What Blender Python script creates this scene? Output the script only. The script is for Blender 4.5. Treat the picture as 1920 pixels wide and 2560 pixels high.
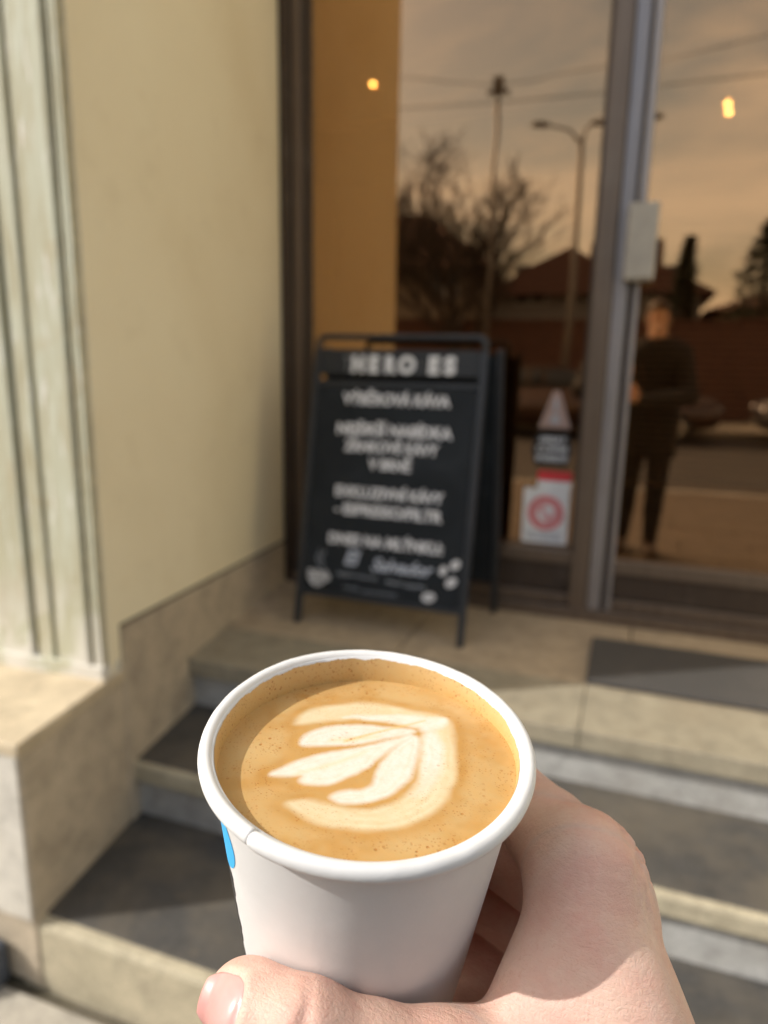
import bpy, bmesh, math, random
import numpy as np
from math import sin, cos, pi, radians, sqrt, atan2
from mathutils import Vector, Matrix, noise

for o in list(bpy.data.objects): bpy.data.objects.remove(o)
SC = bpy.context.scene
COL = SC.collection
random.seed(7)
RNG = np.random.default_rng(11)

# ------------------------------------------------------------------ camera
# X runs along the shop front to the right, Y goes into the building, Z is up.
cam_d = bpy.data.cameras.new('camera')
cam = bpy.data.objects.new('camera', cam_d); COL.objects.link(cam)
AZ, PITCH, ROLL, EYE = radians(19.3), radians(12.22), radians(1.1), 1.35
_fw = Vector((-sin(AZ)*cos(PITCH), cos(AZ)*cos(PITCH), -sin(PITCH)))
_rt = Vector((cos(AZ), sin(AZ), 0)); _up = _rt.cross(_fw)
_r = _rt*cos(ROLL)+_up*sin(ROLL); _u = -_rt*sin(ROLL)+_up*cos(ROLL)
cam.matrix_world = Matrix(((_r.x, _u.x, -_fw.x, 0), (_r.y, _u.y, -_fw.y, 0), (_r.z, _u.z, -_fw.z, EYE), (0, 0, 0, 1)))
cam_d.sensor_fit = 'VERTICAL'; cam_d.sensor_height = 36.0; cam_d.lens = 24.47
cam_d.clip_start = 0.01; cam_d.clip_end = 2000
cam_d.dof.use_dof = True; cam_d.dof.focus_distance = 0.160; cam_d.dof.aperture_fstop = 24.47/2.35
SC.camera = cam

# ------------------------------------------------------------------ sky, sun, exposure
SUN_EL = radians(37.5); SUN_DX, SUN_DY = -0.862, -0.507      # towards the sun
W = bpy.data.worlds.new('World'); SC.world = W; W.use_nodes = True
wn = W.node_tree
sky = wn.nodes.new('ShaderNodeTexSky'); sky.sky_type = 'NISHITA'; sky.sun_disc = False
sky.sun_elevation = SUN_EL; sky.sun_rotation = atan2(SUN_DX, SUN_DY)
sky.air_density = 1.2; sky.dust_density = 3.5; sky.ozone_density = 1.0
wtc = wn.nodes.new('ShaderNodeTexCoord'); wmp = wn.nodes.new('ShaderNodeMapping'); wmp.inputs['Scale'].default_value = (1.0, 1.0, 3.4)
wno = wn.nodes.new('ShaderNodeTexNoise'); wno.inputs['Scale'].default_value = 2.1; wno.inputs['Detail'].default_value = 7; wno.inputs['Roughness'].default_value = 0.62; wno.inputs['Distortion'].default_value = 0.5
wrp = wn.nodes.new('ShaderNodeValToRGB'); wrp.color_ramp.elements[0].position = 0.38; wrp.color_ramp.elements[1].position = 0.72; wrp.color_ramp.elements[1].color = (0.75, 0.75, 0.75, 1)
wmx = wn.nodes.new('ShaderNodeMixRGB'); wmx.inputs[2].default_value = (9.6, 9.1, 8.5, 1)
wn.links.new(wtc.outputs['Generated'], wmp.inputs[0]); wn.links.new(wmp.outputs[0], wno.inputs['Vector']); wn.links.new(wno.outputs['Fac'], wrp.inputs[0])
wn.links.new(wrp.outputs[0], wmx.inputs[0]); wn.links.new(sky.outputs[0], wmx.inputs[1]); wn.links.new(wmx.outputs[0], wn.nodes['Background'].inputs[0])
wn.nodes['Background'].inputs[1].default_value = 0.15
sd = bpy.data.lights.new('sun', 'SUN'); sd.energy = 3.3; sd.angle = radians(0.5); sd.color = (1.0, 0.98, 0.945)
so = bpy.data.objects.new('sun', sd); COL.objects.link(so)
_sv = Vector((SUN_DX, SUN_DY, 0)).normalized()*cos(SUN_EL) + Vector((0, 0, sin(SUN_EL)))
so.rotation_euler = _sv.to_track_quat('Z', 'Y').to_euler(); so.location = (-6, -5, 9)
SC.view_settings.view_transform = 'Standard'; SC.view_settings.look = 'None'
SC.view_settings.exposure = 0.27; SC.view_settings.gamma = 1.0
SC.view_settings.use_curve_mapping = False
SC.cycles.use_denoising = True
SC.cycles.max_bounces = 10; SC.cycles.diffuse_bounces = 5; SC.cycles.transparent_max_bounces = 12

# ------------------------------------------------------------------ materials
class NT:
    def __init__(s, name):
        s.m = bpy.data.materials.new(name); s.m.use_nodes = True; s.t = s.m.node_tree
        s.b = s.t.nodes['Principled BSDF']
    def n(s, typ, **kw):
        nd = s.t.nodes.new('ShaderNode'+typ)
        for k, v in kw.items():
            if k in nd.inputs.keys() and not hasattr(nd, k): nd.inputs[k].default_value = v
            else:
                try: setattr(nd, k, v)
                except Exception: nd.inputs[k].default_value = v
        return nd
    def l(s, a, b): s.t.links.new(a, b)
    def coords(s, scale=(1, 1, 1)):
        tc = s.n('TexCoord'); mp = s.n('Mapping'); mp.inputs['Scale'].default_value = scale
        s.l(tc.outputs['Object'], mp.inputs[0]); return mp.outputs[0]
    def noise(s, vec, scale, detail=6, rough=0.6, dist=0.0):
        nd = s.n('TexNoise'); nd.inputs['Scale'].default_value = scale; nd.inputs['Detail'].default_value = detail
        nd.inputs['Roughness'].default_value = rough; nd.inputs['Distortion'].default_value = dist
        s.l(vec, nd.inputs['Vector']); return nd.outputs['Fac']
    def voro(s, vec, scale, feature='F1'):
        nd = s.n('TexVoronoi'); nd.feature = feature; nd.inputs['Scale'].default_value = scale
        s.l(vec, nd.inputs['Vector']); return nd.outputs['Distance']
    def ramp(s, fac, stops):
        nd = s.n('ValToRGB'); e = nd.color_ramp.elements
        e[0].position, e[0].color = stops[0][0], (*stops[0][1], 1)
        e[1].position, e[1].color = stops[-1][0], (*stops[-1][1], 1)
        for p, c in stops[1:-1]:
            x = e.new(p); x.color = (*c, 1)
        s.l(fac, nd.inputs[0]); return nd.outputs[0]
    def mix(s, fac, a, b, typ='MIX'):
        nd = s.n('MixRGB'); nd.blend_type = typ
        for i, v in enumerate((fac, a, b)):
            if hasattr(v, 'is_linked') or hasattr(v, 'links'): s.l(v, nd.inputs[i])
            elif isinstance(v, (int, float)): nd.inputs[i].default_value = v
            else: nd.inputs[i].default_value = (*v, 1)
        return nd.outputs[0]
    def math(s, op, a, b=0.0, clamp=False):
        nd = s.n('Math'); nd.operation = op; nd.use_clamp = clamp
        for i, v in enumerate((a, b)):
            if isinstance(v, (int, float)): nd.inputs[i].default_value = v
            else: s.l(v, nd.inputs[i])
        return nd.outputs[0]
    def color(s, c):
        if isinstance(c, tuple): s.b.inputs['Base Color'].default_value = (*c, 1)
        else: s.l(c, s.b.inputs['Base Color'])
    def bump(s, h, strength=0.3, dist=0.01, prev=None):
        nd = s.n('Bump'); nd.inputs['Strength'].default_value = strength; nd.inputs['Distance'].default_value = dist
        s.l(h, nd.inputs['Height'])
        if prev is not None: s.l(prev, nd.inputs['Normal'])
        s.l(nd.outputs[0], s.b.inputs['Normal']); return nd.outputs[0]
    def set(s, **kw):
        for k, v in kw.items(): s.b.inputs[k.replace('_', ' ')].default_value = v
        return s

def simple(name, col, rough=0.6, metal=0.0, var=0.12, scale=20, bump=0.0):
    m = NT(name); v = m.coords(); f = m.noise(v, scale, 5)
    lo = tuple(c*(1-var) for c in col); hi = tuple(min(1, c*(1+var)) for c in col)
    m.color(m.ramp(f, [(0.3, lo), (0.7, hi)])); m.set(Roughness=rough, Metallic=metal)
    if bump: m.bump(f, bump, 0.004)
    return m.m

def stone(name, base, speck=0.35, grain=220, stain=(0.20, 0.17, 0.13), stain_amt=0.45, rough=0.8):
    m = NT(name); v = m.coords()
    g = m.noise(v, grain, 3, 0.7); big = m.noise(v, 3.1, 7, 0.62, 0.4)
    lo = tuple(c*(1-speck) for c in base); hi = tuple(min(0.9, c*(1+speck*0.8)) for c in base)
    c1 = m.ramp(g, [(0.32, lo), (0.5, base), (0.68, hi)])
    sm = m.ramp(big, [(0.44, (0, 0, 0)), (0.72, (stain_amt,)*3)])
    mid = m.noise(v, 15, 6, 0.7, 0.3); blotch = m.noise(v, 34, 4, 0.6)
    c2 = m.mix(0.75, c1, m.ramp(mid, [(0.30, (0.62,)*3), (0.52, (1.0,)*3), (0.72, (1.22,)*3)]), 'MULTIPLY')
    c2 = m.mix(m.ramp(blotch, [(0.60, (0, 0, 0)), (0.72, (0.5,)*3)]), c2, tuple(q*0.8 for q in stain))
    m.color(m.mix(sm, c2, stain)); m.set(Roughness=rough)
    m.bump(m.math('ADD', g, big), 0.35, 0.003)
    return m.m

M = {}
# yellow lime plaster
m = NT('plaster_yellow'); v = m.coords()
b1 = m.noise(v, 1.7, 6, 0.55, 0.3); b2 = m.noise(v, 9, 5, 0.6); b3 = m.noise(v, 160, 3)
c = m.ramp(b1, [(0.32, (0.80, 0.70, 0.475)), (0.5, (0.85, 0.755, 0.53)), (0.7, (0.87, 0.785, 0.56))])
c = m.mix(m.ramp(b2, [(0.56, (0, 0, 0)), (0.75, (0.30,)*3)]), c, (0.66, 0.56, 0.37))
m.color(c); m.set(Roughness=0.9); m.bump(m.math('ADD', b3, b2), 0.25, 0.003); M['yellow'] = m.m
# old layered paint on the pilaster
m = NT('pilaster_paint'); v = m.coords((1, 1, 0.12)); v2 = m.coords()
f = m.noise(v, 26, 7, 0.66, 0.8); f2 = m.noise(v2, 6.5, 7, 0.7, 0.6); f3 = m.noise(v, 70, 4)
c = m.ramp(f, [(0.30, (0.32, 0.27, 0.15)), (0.42, (0.43, 0.40, 0.27)), (0.56, (0.48, 0.475, 0.35)), (0.75, (0.54, 0.54, 0.43))])
c = m.mix(m.ramp(f2, [(0.55, (0, 0, 0)), (0.66, (0.55,)*3)]), c, (0.40, 0.31, 0.17))
c = m.mix(m.ramp(f3, [(0.60, (0, 0, 0)), (0.70, (0.7,)*3)]), c, (0.74, 0.72, 0.66))
tcz = m.n('SeparateXYZ'); m.l(v2, tcz.inputs[0])
low = m.math('SUBTRACT', 1.0, m.math('MULTIPLY', m.math('SUBTRACT', tcz.outputs[2], 0.55), 3.2), True)
c = m.mix(m.math('MULTIPLY', low, m.ramp(f2, [(0.42, (0, 0, 0)), (0.5, (1, 1, 1))])), c, (0.66, 0.62, 0.55))
m.color(c); m.set(Roughness=0.75); m.bump(m.math('ADD', f, f2), 0.5, 0.004); M['pilaster'] = m.m

_p = M['pilaster']; M['pilaster_old'] = stone('pilaster_ochre', (0.50, 0.44, 0.28), 0.2, 90, (0.28, 0.24, 0.15), 0.5)
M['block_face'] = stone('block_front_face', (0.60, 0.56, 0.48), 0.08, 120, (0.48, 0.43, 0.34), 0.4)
M['block'] = stone('stone_block', (0.50, 0.415, 0.30), 0.16, 180, (0.28, 0.23, 0.17), 0.55)
M['block_top'] = stone('stone_cap', (0.56, 0.46, 0.31), 0.14, 160, (0.34, 0.27, 0.18), 0.4)
M['landing'] = stone('terrazzo', (0.31, 0.27, 0.19), 0.25, 260, (0.25, 0.19, 0.12), 0.4)
M['landing_back'] = stone('terrazzo_warm', (0.42, 0.33, 0.22), 0.22, 240, (0.27, 0.21, 0.14), 0.35)
M['nosing'] = stone('nosing_stone', (0.45, 0.39, 0.27), 0.28, 240, (0.30, 0.27, 0.18), 0.5)
M['riser'] = stone('riser_concrete', (0.42, 0.41, 0.38), 0.16, 120, (0.20, 0.18, 0.15), 0.7)
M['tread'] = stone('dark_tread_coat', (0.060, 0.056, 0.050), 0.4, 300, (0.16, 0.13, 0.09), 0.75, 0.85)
M['pavement'] = stone('pavement_concrete', (0.40, 0.36, 0.29), 0.22, 200, (0.26, 0.23, 0.18), 0.5)
M['setts'] = stone('dark_paving', (0.135, 0.11, 0.085), 0.3, 160, (0.08, 0.07, 0.055), 0.5)
M['asphalt'] = stone('asphalt', (0.042, 0.040, 0.038), 0.4, 150, (0.09, 0.085, 0.08), 0.4)
M['kerb'] = stone('kerb_granite', (0.34, 0.33, 0.31), 0.3, 150)
M['soil'] = stone('joint_soil', (0.09, 0.075, 0.045), 0.4, 120)
# mat
m = NT('door_mat_pile'); v = m.coords(); f = m.noise(v, 420, 3); g = m.noise(v, 5, 5)
c = m.ramp(f, [(0.3, (0.040, 0.038, 0.035)), (0.7, (0.105, 0.095, 0.085))])
c = m.mix(m.ramp(g, [(0.5, (0, 0, 0)), (0.75, (0.4,)*3)]), c, (0.15, 0.13, 0.11))
m.color(c); m.set(Roughness=0.95); m.bump(f, 0.8, 0.004); M['mat'] = m.m
# anodised aluminium, bronze
def alu(name, col, rough=0.38):
    m = NT(name); v = m.coords((1, 1, 0.05)); f = m.noise(v, 60, 4); g = m.noise(m.coords(), 7, 6)
    c = m.ramp(f, [(0.3, tuple(x*0.85 for x in col)), (0.7, tuple(x*1.12 for x in col))])
    c = m.mix(m.ramp(g, [(0.55, (0, 0, 0)), (0.8, (0.35,)*3)]), c, (0.20, 0.17, 0.14))
    m.color(c); m.set(Roughness=rough, Metallic=0.55); return m.m
M['bronze'] = alu('bronze_aluminium', (0.165, 0.125, 0.095))
M['bronze_dark'] = alu('bronze_dark', (0.075, 0.055, 0.042), 0.5)
M['alu'] = alu('worn_aluminium', (0.30, 0.28, 0.28))
M['lockbox'] = simple('grey_cast_metal', (0.36, 0.33, 0.28), 0.5, 0.3)
# tinted, coated glass: reflects bronze, lets a little light through
m = NT('bronze_glass'); t = m.t; out = t.nodes['Material Output']; t.nodes.remove(m.b)
gl = m.n('BsdfGlossy'); gl.inputs['Color'].default_value = (0.88, 0.585, 0.33, 1); gl.inputs['Roughness'].default_value = 0.004
tr = m.n('BsdfTransparent'); tr.inputs['Color'].default_value = (0.70, 0.56, 0.40, 1)
fr = m.n('Fresnel'); fr.inputs['IOR'].default_value = 1.5
vv = m.coords(); wv = m.noise(vv, 2.3, 2)
bp = m.n('Bump'); bp.inputs['Strength'].default_value = 0.012; bp.inputs['Distance'].default_value = 0.05
m.l(wv, bp.inputs['Height']); m.l(bp.outputs[0], gl.inputs['Normal'])
fac = m.math('ADD', m.math('MULTIPLY', fr.outputs[0], 0.6), 0.38, True)
mx = m.n('MixShader'); m.l(fac, mx.inputs[0]); m.l(tr.outputs[0], mx.inputs[1]); m.l(gl.outputs[0], mx.inputs[2])
m.l(mx.outputs[0], out.inputs[0]); M['glass'] = m.m
M['interior'] = simple('interior_paint', (0.22, 0.15, 0.09), 0.8)
M['interior_floor'] = simple('interior_floorboards', (0.16, 0.09, 0.045), 0.5)
M['slat'] = simple('blind_slat', (0.62, 0.58, 0.50), 0.5)
m = NT('bulb_glow'); m.color((1, 0.8, 0.5)); m.set(Emission_Color=(1.0, 0.66, 0.25, 1), Emission_Strength=26.0); M['bulb'] = m.m
M['black_metal'] = simple('black_powder_coat', (0.030, 0.033, 0.038), 0.42, 0.2, 0.2, 30)
# chalkboard with wiped chalk dust
m = NT('chalkboard'); v = m.coords((1, 1, 1)); f = m.noise(v, 5, 6, 0.6, 1.2); g = m.noise(v, 60, 4)
c = m.ramp(f, [(0.35, (0.010, 0.013, 0.016)), (0.6, (0.016, 0.020, 0.024)), (0.8, (0.030, 0.036, 0.043))])
m.color(c); m.set(Roughness=0.6); m.b.inputs['Specular IOR Level'].default_value = 0.25; m.bump(g, 0.1, 0.001); M['board'] = m.m
M['board_header'] = simple('header_board', (0.014, 0.016, 0.018), 0.55, 0, 0.15, 12)
def chalk(name, col, lo=0.25):
    m = NT(name); v = m.coords(); f = m.noise(v, 240, 3); m.color(m.ramp(f, [(lo, tuple(c*0.55 for c in col)), (0.6, col)])); m.set(Roughness=0.95); return m.m
M['chalk'] = chalk('white_chalk_pen', (0.88, 0.88, 0.90))
M['chalk_blue'] = chalk('dusty_chalk', (0.56, 0.60, 0.68))
M['paint_white'] = chalk('white_sign_paint', (0.86, 0.86, 0.86))
M['paint_grey'] = chalk('faint_sign_paint', (0.22, 0.22, 0.22))
M['st_white'] = simple('sticker_white', (0.86, 0.85, 0.83), 0.5)
M['st_red'] = simple('sticker_red', (0.72, 0.05, 0.055), 0.45)
M['st_pink'] = simple('sticker_pink', (0.78, 0.36, 0.36), 0.5)
M['st_ring'] = simple('sticker_ring_red', (0.76, 0.22, 0.22), 0.5)
M['st_black'] = simple('sticker_black', (0.012, 0.012, 0.014), 0.4)
M['st_brown'] = simple('sticker_faded_pink', (0.42, 0.29, 0.24), 0.6)
M['st_grey'] = simple('sticker_grey', (0.42, 0.42, 0.44), 0.6)
M['blob_grey'] = simple('grey_metal_dark', (0.075, 0.085, 0.105), 0.55, 0.2, 0.3, 40)

# paper of the cup
m = NT('white_cup_paper'); v = m.coords(); f = m.noise(v, 900, 3, 0.7); g = m.noise(v, 60, 5)
m.color(m.ramp(g, [(0.3, (0.67, 0.665, 0.65)), (0.7, (0.71, 0.705, 0.69))])); m.set(Roughness=0.48, Subsurface_Weight=0.08, Subsurface_Scale=0.002)
m.b.inputs['Subsurface Radius'].default_value = (1, 0.9, 0.8)
m.bump(f, 0.16, 0.0002, m.bump(g, 0.35, 0.0007)); M['paper'] = m.m
M['print_blue'] = simple('print_blue', (0.03, 0.42, 0.85), 0.45)
M['print_black'] = simple('print_black', (0.015, 0.015, 0.02), 0.45)
# coffee surface: colours come from the mesh, bubbles from cell noise
def coffee_mat(name, film=False):
    m = NT(name); v = m.coords()
    at = m.n('VertexColor'); at.layer_name = 'tint'
    f = m.noise(v, 330, 4, 0.65); f2 = m.noise(v, 1400, 2, 0.6)
    c = m.mix(m.math('MULTIPLY', m.ramp(f, [(0.4, (0, 0, 0)), (0.75, (0.4,)*3)]), 0.5), at.outputs[0], (0.60, 0.27, 0.045))
    v1 = m.voro(v, 520 if not film else 700); dens = m.noise(v, 95, 3, 0.6)
    dot = m.math('MULTIPLY', m.ramp(v1, [(0.0, (1, 1, 1)), (0.16, (1, 1, 1)), (0.24, (0, 0, 0))]), m.ramp(dens, [(0.50 if not film else 0.42, (0, 0, 0)), (0.60, (1, 1, 1))]))
    v2 = m.voro(v, 1250); dens2 = m.noise(v, 150, 3, 0.6)
    dot2 = m.math('MULTIPLY', m.ramp(v2, [(0.0, (1, 1, 1)), (0.2, (1, 1, 1)), (0.32, (0, 0, 0))]), m.ramp(dens2, [(0.44, (0, 0, 0)), (0.56, (1, 1, 1))]))
    dd = m.math('MAXIMUM', dot, m.math('MULTIPLY', dot2, 0.6))
    ma = at.outputs[1]
    dd = m.math('MULTIPLY', dd, ma)
    c = m.mix(m.math('MULTIPLY', dd, 0.75), c, (0.34, 0.12, 0.02))
    m.color(c); m.set(Roughness=0.22 if not film else 0.38, Subsurface_Weight=0.12, Subsurface_Scale=0.0015)
    m.b.inputs['Specular IOR Level'].default_value = 0.35
    h = m.math('SUBTRACT', m.math('MULTIPLY', f2, 0.12), m.math('MULTIPLY', dd, 0.5))
    m.bump(h, 0.5, 0.0004); return m.m
M['coffee'] = coffee_mat('latte_surface'); M['film'] = coffee_mat('foam_film', True)

# skin
m = NT('skin'); v = m.coords()
at = m.n('VertexColor'); at.layer_name = 'tint'
f = m.noise(v, 70, 5, 0.6); f2 = m.noise(v, 320, 4, 0.6)
c = m.mix(m.ramp(f, [(0.40, (0, 0, 0)), (0.70, (0.60,)*3)]), at.outputs[0], (0.64, 0.32, 0.255))
c = m.mix(m.ramp(m.noise(v, 38, 4, 0.6, 0.6), [(0.52, (0, 0, 0)), (0.66, (0.45,)*3)]), c, (0.70, 0.53, 0.42))
vein = m.ramp(m.math('ABSOLUTE', m.math('SUBTRACT', m.noise(m.coords((1, 1, 0.6)), 19, 2, 0.4, 0.8), 0.5)), [(0.0, (0.30,)*3), (0.035, (0, 0, 0))])
c = m.mix(vein, c, (0.47, 0.40, 0.38))
c = m.mix(m.ramp(f2, [(0.48, (0, 0, 0)), (0.75, (0.30,)*3)]), c, (0.74, 0.55, 0.45))
c = m.mix(m.ramp(m.noise(v, 900, 2, 0.6), [(0.58, (0, 0, 0)), (0.72, (0.30,)*3)]), c, (0.56, 0.30, 0.23))
m.color(c); m.set(Roughness=0.44, Subsurface_Weight=0.22, Subsurface_Scale=0.0026)
m.b.inputs['Subsurface Radius'].default_value = (1.0, 0.36, 0.20); m.b.inputs['Specular IOR Level'].default_value = 0.45
vw = m.n('VectorMath'); vw.operation = 'ADD'; wn2 = m.n('TexNoise'); wn2.inputs['Scale'].default_value = 260; m.l(v, wn2.inputs['Vector'])
vs_ = m.n('VectorMath'); vs_.operation = 'SCALE'; vs_.inputs['Scale'].default_value = 0.0016; m.l(wn2.outputs['Color'], vs_.inputs[0]); m.l(v, vw.inputs[0]); m.l(vs_.outputs[0], vw.inputs[1])
vc = m.voro(vw.outputs[0], 950, 'DISTANCE_TO_EDGE'); f4 = m.noise(m.coords((0.5, 1.0, 2.2)), 330, 6, 0.7)
m.bump(m.ramp(vc, [(0.0, (0, 0, 0)), (0.16, (1, 1, 1))]), 0.26, 0.00018, m.bump(f4, 0.55, 0.0009)); M['skin'] = m.m
m = NT('finger_nail'); v = m.coords(); f = m.noise(v, 90, 3)
m.color(m.ramp(f, [(0.3, (0.57, 0.275, 0.245)), (0.7, (0.62, 0.345, 0.31))])); m.set(Roughness=0.33, Subsurface_Weight=0.2, Subsurface_Scale=0.002)
m.b.inputs['Coat Weight'].default_value = 0.2; M['nail'] = m.m
M['coat'] = simple('dark_wool_coat', (0.010, 0.011, 0.014), 0.85, 0, 0.3, 60)
M['denim'] = simple('black_denim', (0.014, 0.015, 0.020), 0.85, 0, 0.3, 80)
M['shoe'] = simple('shoe_leather', (0.05, 0.03, 0.02), 0.5)
M['hair'] = simple('brown_hair', (0.06, 0.035, 0.02), 0.6, 0, 0.4, 200)
M['phone'] = simple('phone_black', (0.01, 0.01, 0.012), 0.2)
# street across
M['render_a'] = simple('house_render', (0.30, 0.24, 0.17), 0.9); M['render_b'] = simple('house_render_grey', (0.26, 0.24, 0.22), 0.9)
M['roof'] = simple('roof_tile', (0.115, 0.055, 0.038), 0.85, 0, 0.3, 8)
M['window_glass'] = simple('house_glass', (0.03, 0.035, 0.04), 0.08)
M['window_frame'] = simple('house_window_frame', (0.6, 0.58, 0.55), 0.6)
M['bark'] = simple('bark', (0.060, 0.045, 0.034), 0.9, 0, 0.3, 30)
M['needle'] = simple('evergreen', (0.030, 0.045, 0.022), 0.8, 0, 0.4, 5)
M['galv'] = simple('galvanised_steel', (0.20, 0.18, 0.16), 0.5, 0.4)
M['lampglass'] = simple('lamp_cover', (0.25, 0.22, 0.2), 0.3)
M['tyre'] = simple('tyre', (0.02, 0.02, 0.02), 0.8); M['chrome'] = simple('hubcap', (0.55, 0.55, 0.56), 0.25, 0.9)

# ------------------------------------------------------------------ helpers
def mesh_obj(name, verts, faces, mat, parent=None, smooth=False):
    me = bpy.data.meshes.new(name); me.from_pydata([tuple(v) for v in verts], [], [tuple(f) for f in faces]); me.update()
    return link(name, me, mat, parent, smooth)
def link(name, me, mat, parent=None, smooth=False):
    if mat is not None and not me.materials: me.materials.append(mat)
    if smooth: me.polygons.foreach_set('use_smooth', [True]*len(me.polygons))
    o = bpy.data.objects.new(name, me); COL.objects.link(o)
    if parent is not None: o.parent = parent
    return o
def bm_obj(name, bm, mat, parent=None, smooth=False):
    me = bpy.data.meshes.new(name); bmesh.ops.recalc_face_normals(bm, faces=bm.faces); bm.to_mesh(me); bm.free()
    return link(name, me, mat, parent, smooth)
def bbox(bm, x0, x1, y0, y1, z0, z1):
    vs = [bm.verts.new(p) for p in [(x0, y0, z0), (x1, y0, z0), (x1, y1, z0), (x0, y1, z0), (x0, y0, z1), (x1, y0, z1), (x1, y1, z1), (x0, y1, z1)]]
    for f in [(0, 3, 2, 1), (4, 5, 6, 7), (0, 1, 5, 4), (1, 2, 6, 5), (2, 3, 7, 6), (3, 0, 4, 7)]: bm.faces.new([vs[i] for i in f])
    return vs
def box(name, x0, x1, y0, y1, z0, z1, mat, parent=None, bev=0.0, seg=2):
    bm = bmesh.new(); bbox(bm, x0, x1, y0, y1, z0, z1)
    if bev: bmesh.ops.bevel(bm, geom=bm.edges[:], offset=bev, segments=seg, profile=0.5, affect='EDGES')
    return bm_obj(name, bm, mat, parent)
def prism(name, pts, z0, z1, mat, parent=None, bev=0.0, ztop=None):
    bm = bmesh.new(); n = len(pts)
    lo = [bm.verts.new((p[0], p[1], z0)) for p in pts]; hi = [bm.verts.new((p[0], p[1], z1 if ztop is None else ztop[i])) for i, p in enumerate(pts)]
    bm.faces.new(lo[::-1]); bm.faces.new(hi)
    for i in range(n): bm.faces.new([lo[i], lo[(i+1) % n], hi[(i+1) % n], hi[i]])
    if bev: bmesh.ops.bevel(bm, geom=bm.edges[:], offset=bev, segments=2, profile=0.5, affect='EDGES')
    return bm_obj(name, bm, mat, parent)
def tube(bm, pts, rad, sides=8, cap=True):
    pts = [Vector(p) for p in pts]; rs = rad if isinstance(rad, (list, tuple)) else [rad]*len(pts)
    prev = None; ref = Vector((0.13, 0.21, 0.97))
    rings = []
    for i, p in enumerate(pts):
        d = (pts[min(i+1, len(pts)-1)]-pts[max(i-1, 0)]).normalized()
        if prev is None:
            a = d.cross(ref); a = a.normalized() if a.length > 1e-4 else d.orthogonal().normalized()
        else: a = (prev-d*prev.dot(d)).normalized()
        prev = a; b = d.cross(a)
        rings.append([bm.verts.new(p+(a*cos(2*pi*k/sides)+b*sin(2*pi*k/sides))*rs[i]) for k in range(sides)])
    for i in range(len(rings)-1):
        for k in range(sides):
            bm.faces.new([rings[i][k], rings[i][(k+1) % sides], rings[i+1][(k+1) % sides], rings[i+1][k]])
    if cap:
        bm.faces.new(rings[0][::-1]); bm.faces.new(rings[-1])
def tube_obj(name, pts, rad, mat, parent=None, sides=8, smooth=True):
    bm = bmesh.new(); tube(bm, pts, rad, sides); return bm_obj(name, bm, mat, parent, smooth)
def empty(name, loc=(0, 0, 0), label=None, cat=None, group=None, kind=None):
    o = bpy.data.objects.new(name, None); COL.objects.link(o); o.location = loc; o.empty_display_size = 0.1
    return tag(o, label, cat, group, kind)
def tag(o, label=None, cat=None, group=None, kind=None):
    if label: o['label'] = label
    if cat: o['category'] = cat
    if group: o['group'] = group
    if kind: o['kind'] = kind
    return o

# ------------------------------------------------------------------ ground, road, steps
LAND = 0.48
g = mesh_obj('ground', [(-400, -400, -0.16), (400, -400, -0.16), (400, 400, -0.16), (-400, 400, -0.16)], [(0, 1, 2, 3)], M['soil']); tag(g, kind='structure')
pv = mesh_obj('pavement', [(-30, -3.4, -0.012), (30, -3.4, -0.012), (30, 1.2, -0.012), (-30, 1.2, -0.012)], [(0, 1, 2, 3)], M['soil']); tag(pv, kind='structure')
rnd = random.Random(3)
def slab(x0, x1, y0, y1, parent=pv):
    j = 0.006; t = rnd.uniform(-0.003, 0.003)
    bm = bmesh.new(); vs = bbox(bm, x0+j, x1-j, y0+j, y1-j, -0.06, t)
    for q in vs[4:]: q.co.z += rnd.uniform(-0.002, 0.002)
    bmesh.ops.bevel(bm, geom=bm.edges[:], offset=0.006, segments=1, affect='EDGES')
    return bm_obj('paving_slab', bm, M['pavement'] if y1 > 0.8 else M['setts'], parent)
ys = [0.935, 0.56, 0.06, -0.44, -0.94, -1.44, -1.94, -2.44, -2.94, -3.25]
for iy in range(len(ys)-1):
    off = 0.25*(iy % 2)
    for ix in range(-8, 10):
        x = -1.31+off+ix*0.5
        slab(x, x+0.5, ys[iy+1], ys[iy])
kb = box('kerb', -30, 30, -3.4, -3.26, -0.15, 0.012, M['kerb'], None, 0.01); tag(kb, kind='structure')
rd = mesh_obj('road', [(-200, -11.5, -0.12), (200, -11.5, -0.12), (200, -3.4, -0.12), (-200, -3.4, -0.12)], [(0, 1, 2, 3)], M['asphalt']); tag(rd, kind='structure')
fp = box('pavement', -60, 60, -15, -11.5, -0.15, 0.0, M['pavement'], None, 0.01); tag(fp, kind='structure')

XL = lambda Y: -1.10-(Y-0.97)*0.1133          # line of the left cheek and wall
st = empty('entrance_steps', (0, 1.6, 0), kind='structure')
def stair_slab(name, x0, x1, y0, y1, z0, z1, mat, bev=0.008):
    """slab whose left end follows the wall when x0 is None"""
    a0 = XL(y0)-0.03 if x0 is None else x0; a1 = XL(y1)-0.03 if x0 is None else x0
    o = prism(name, [(a0, y0), (x1, y0), (x1, y1), (a1, y1)], z0, z1, mat, st, bev)
    o.matrix_parent_inverse = st.matrix_world.inverted(); return o
bpy.context.view_layer.update()
RX = 1.16
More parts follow.
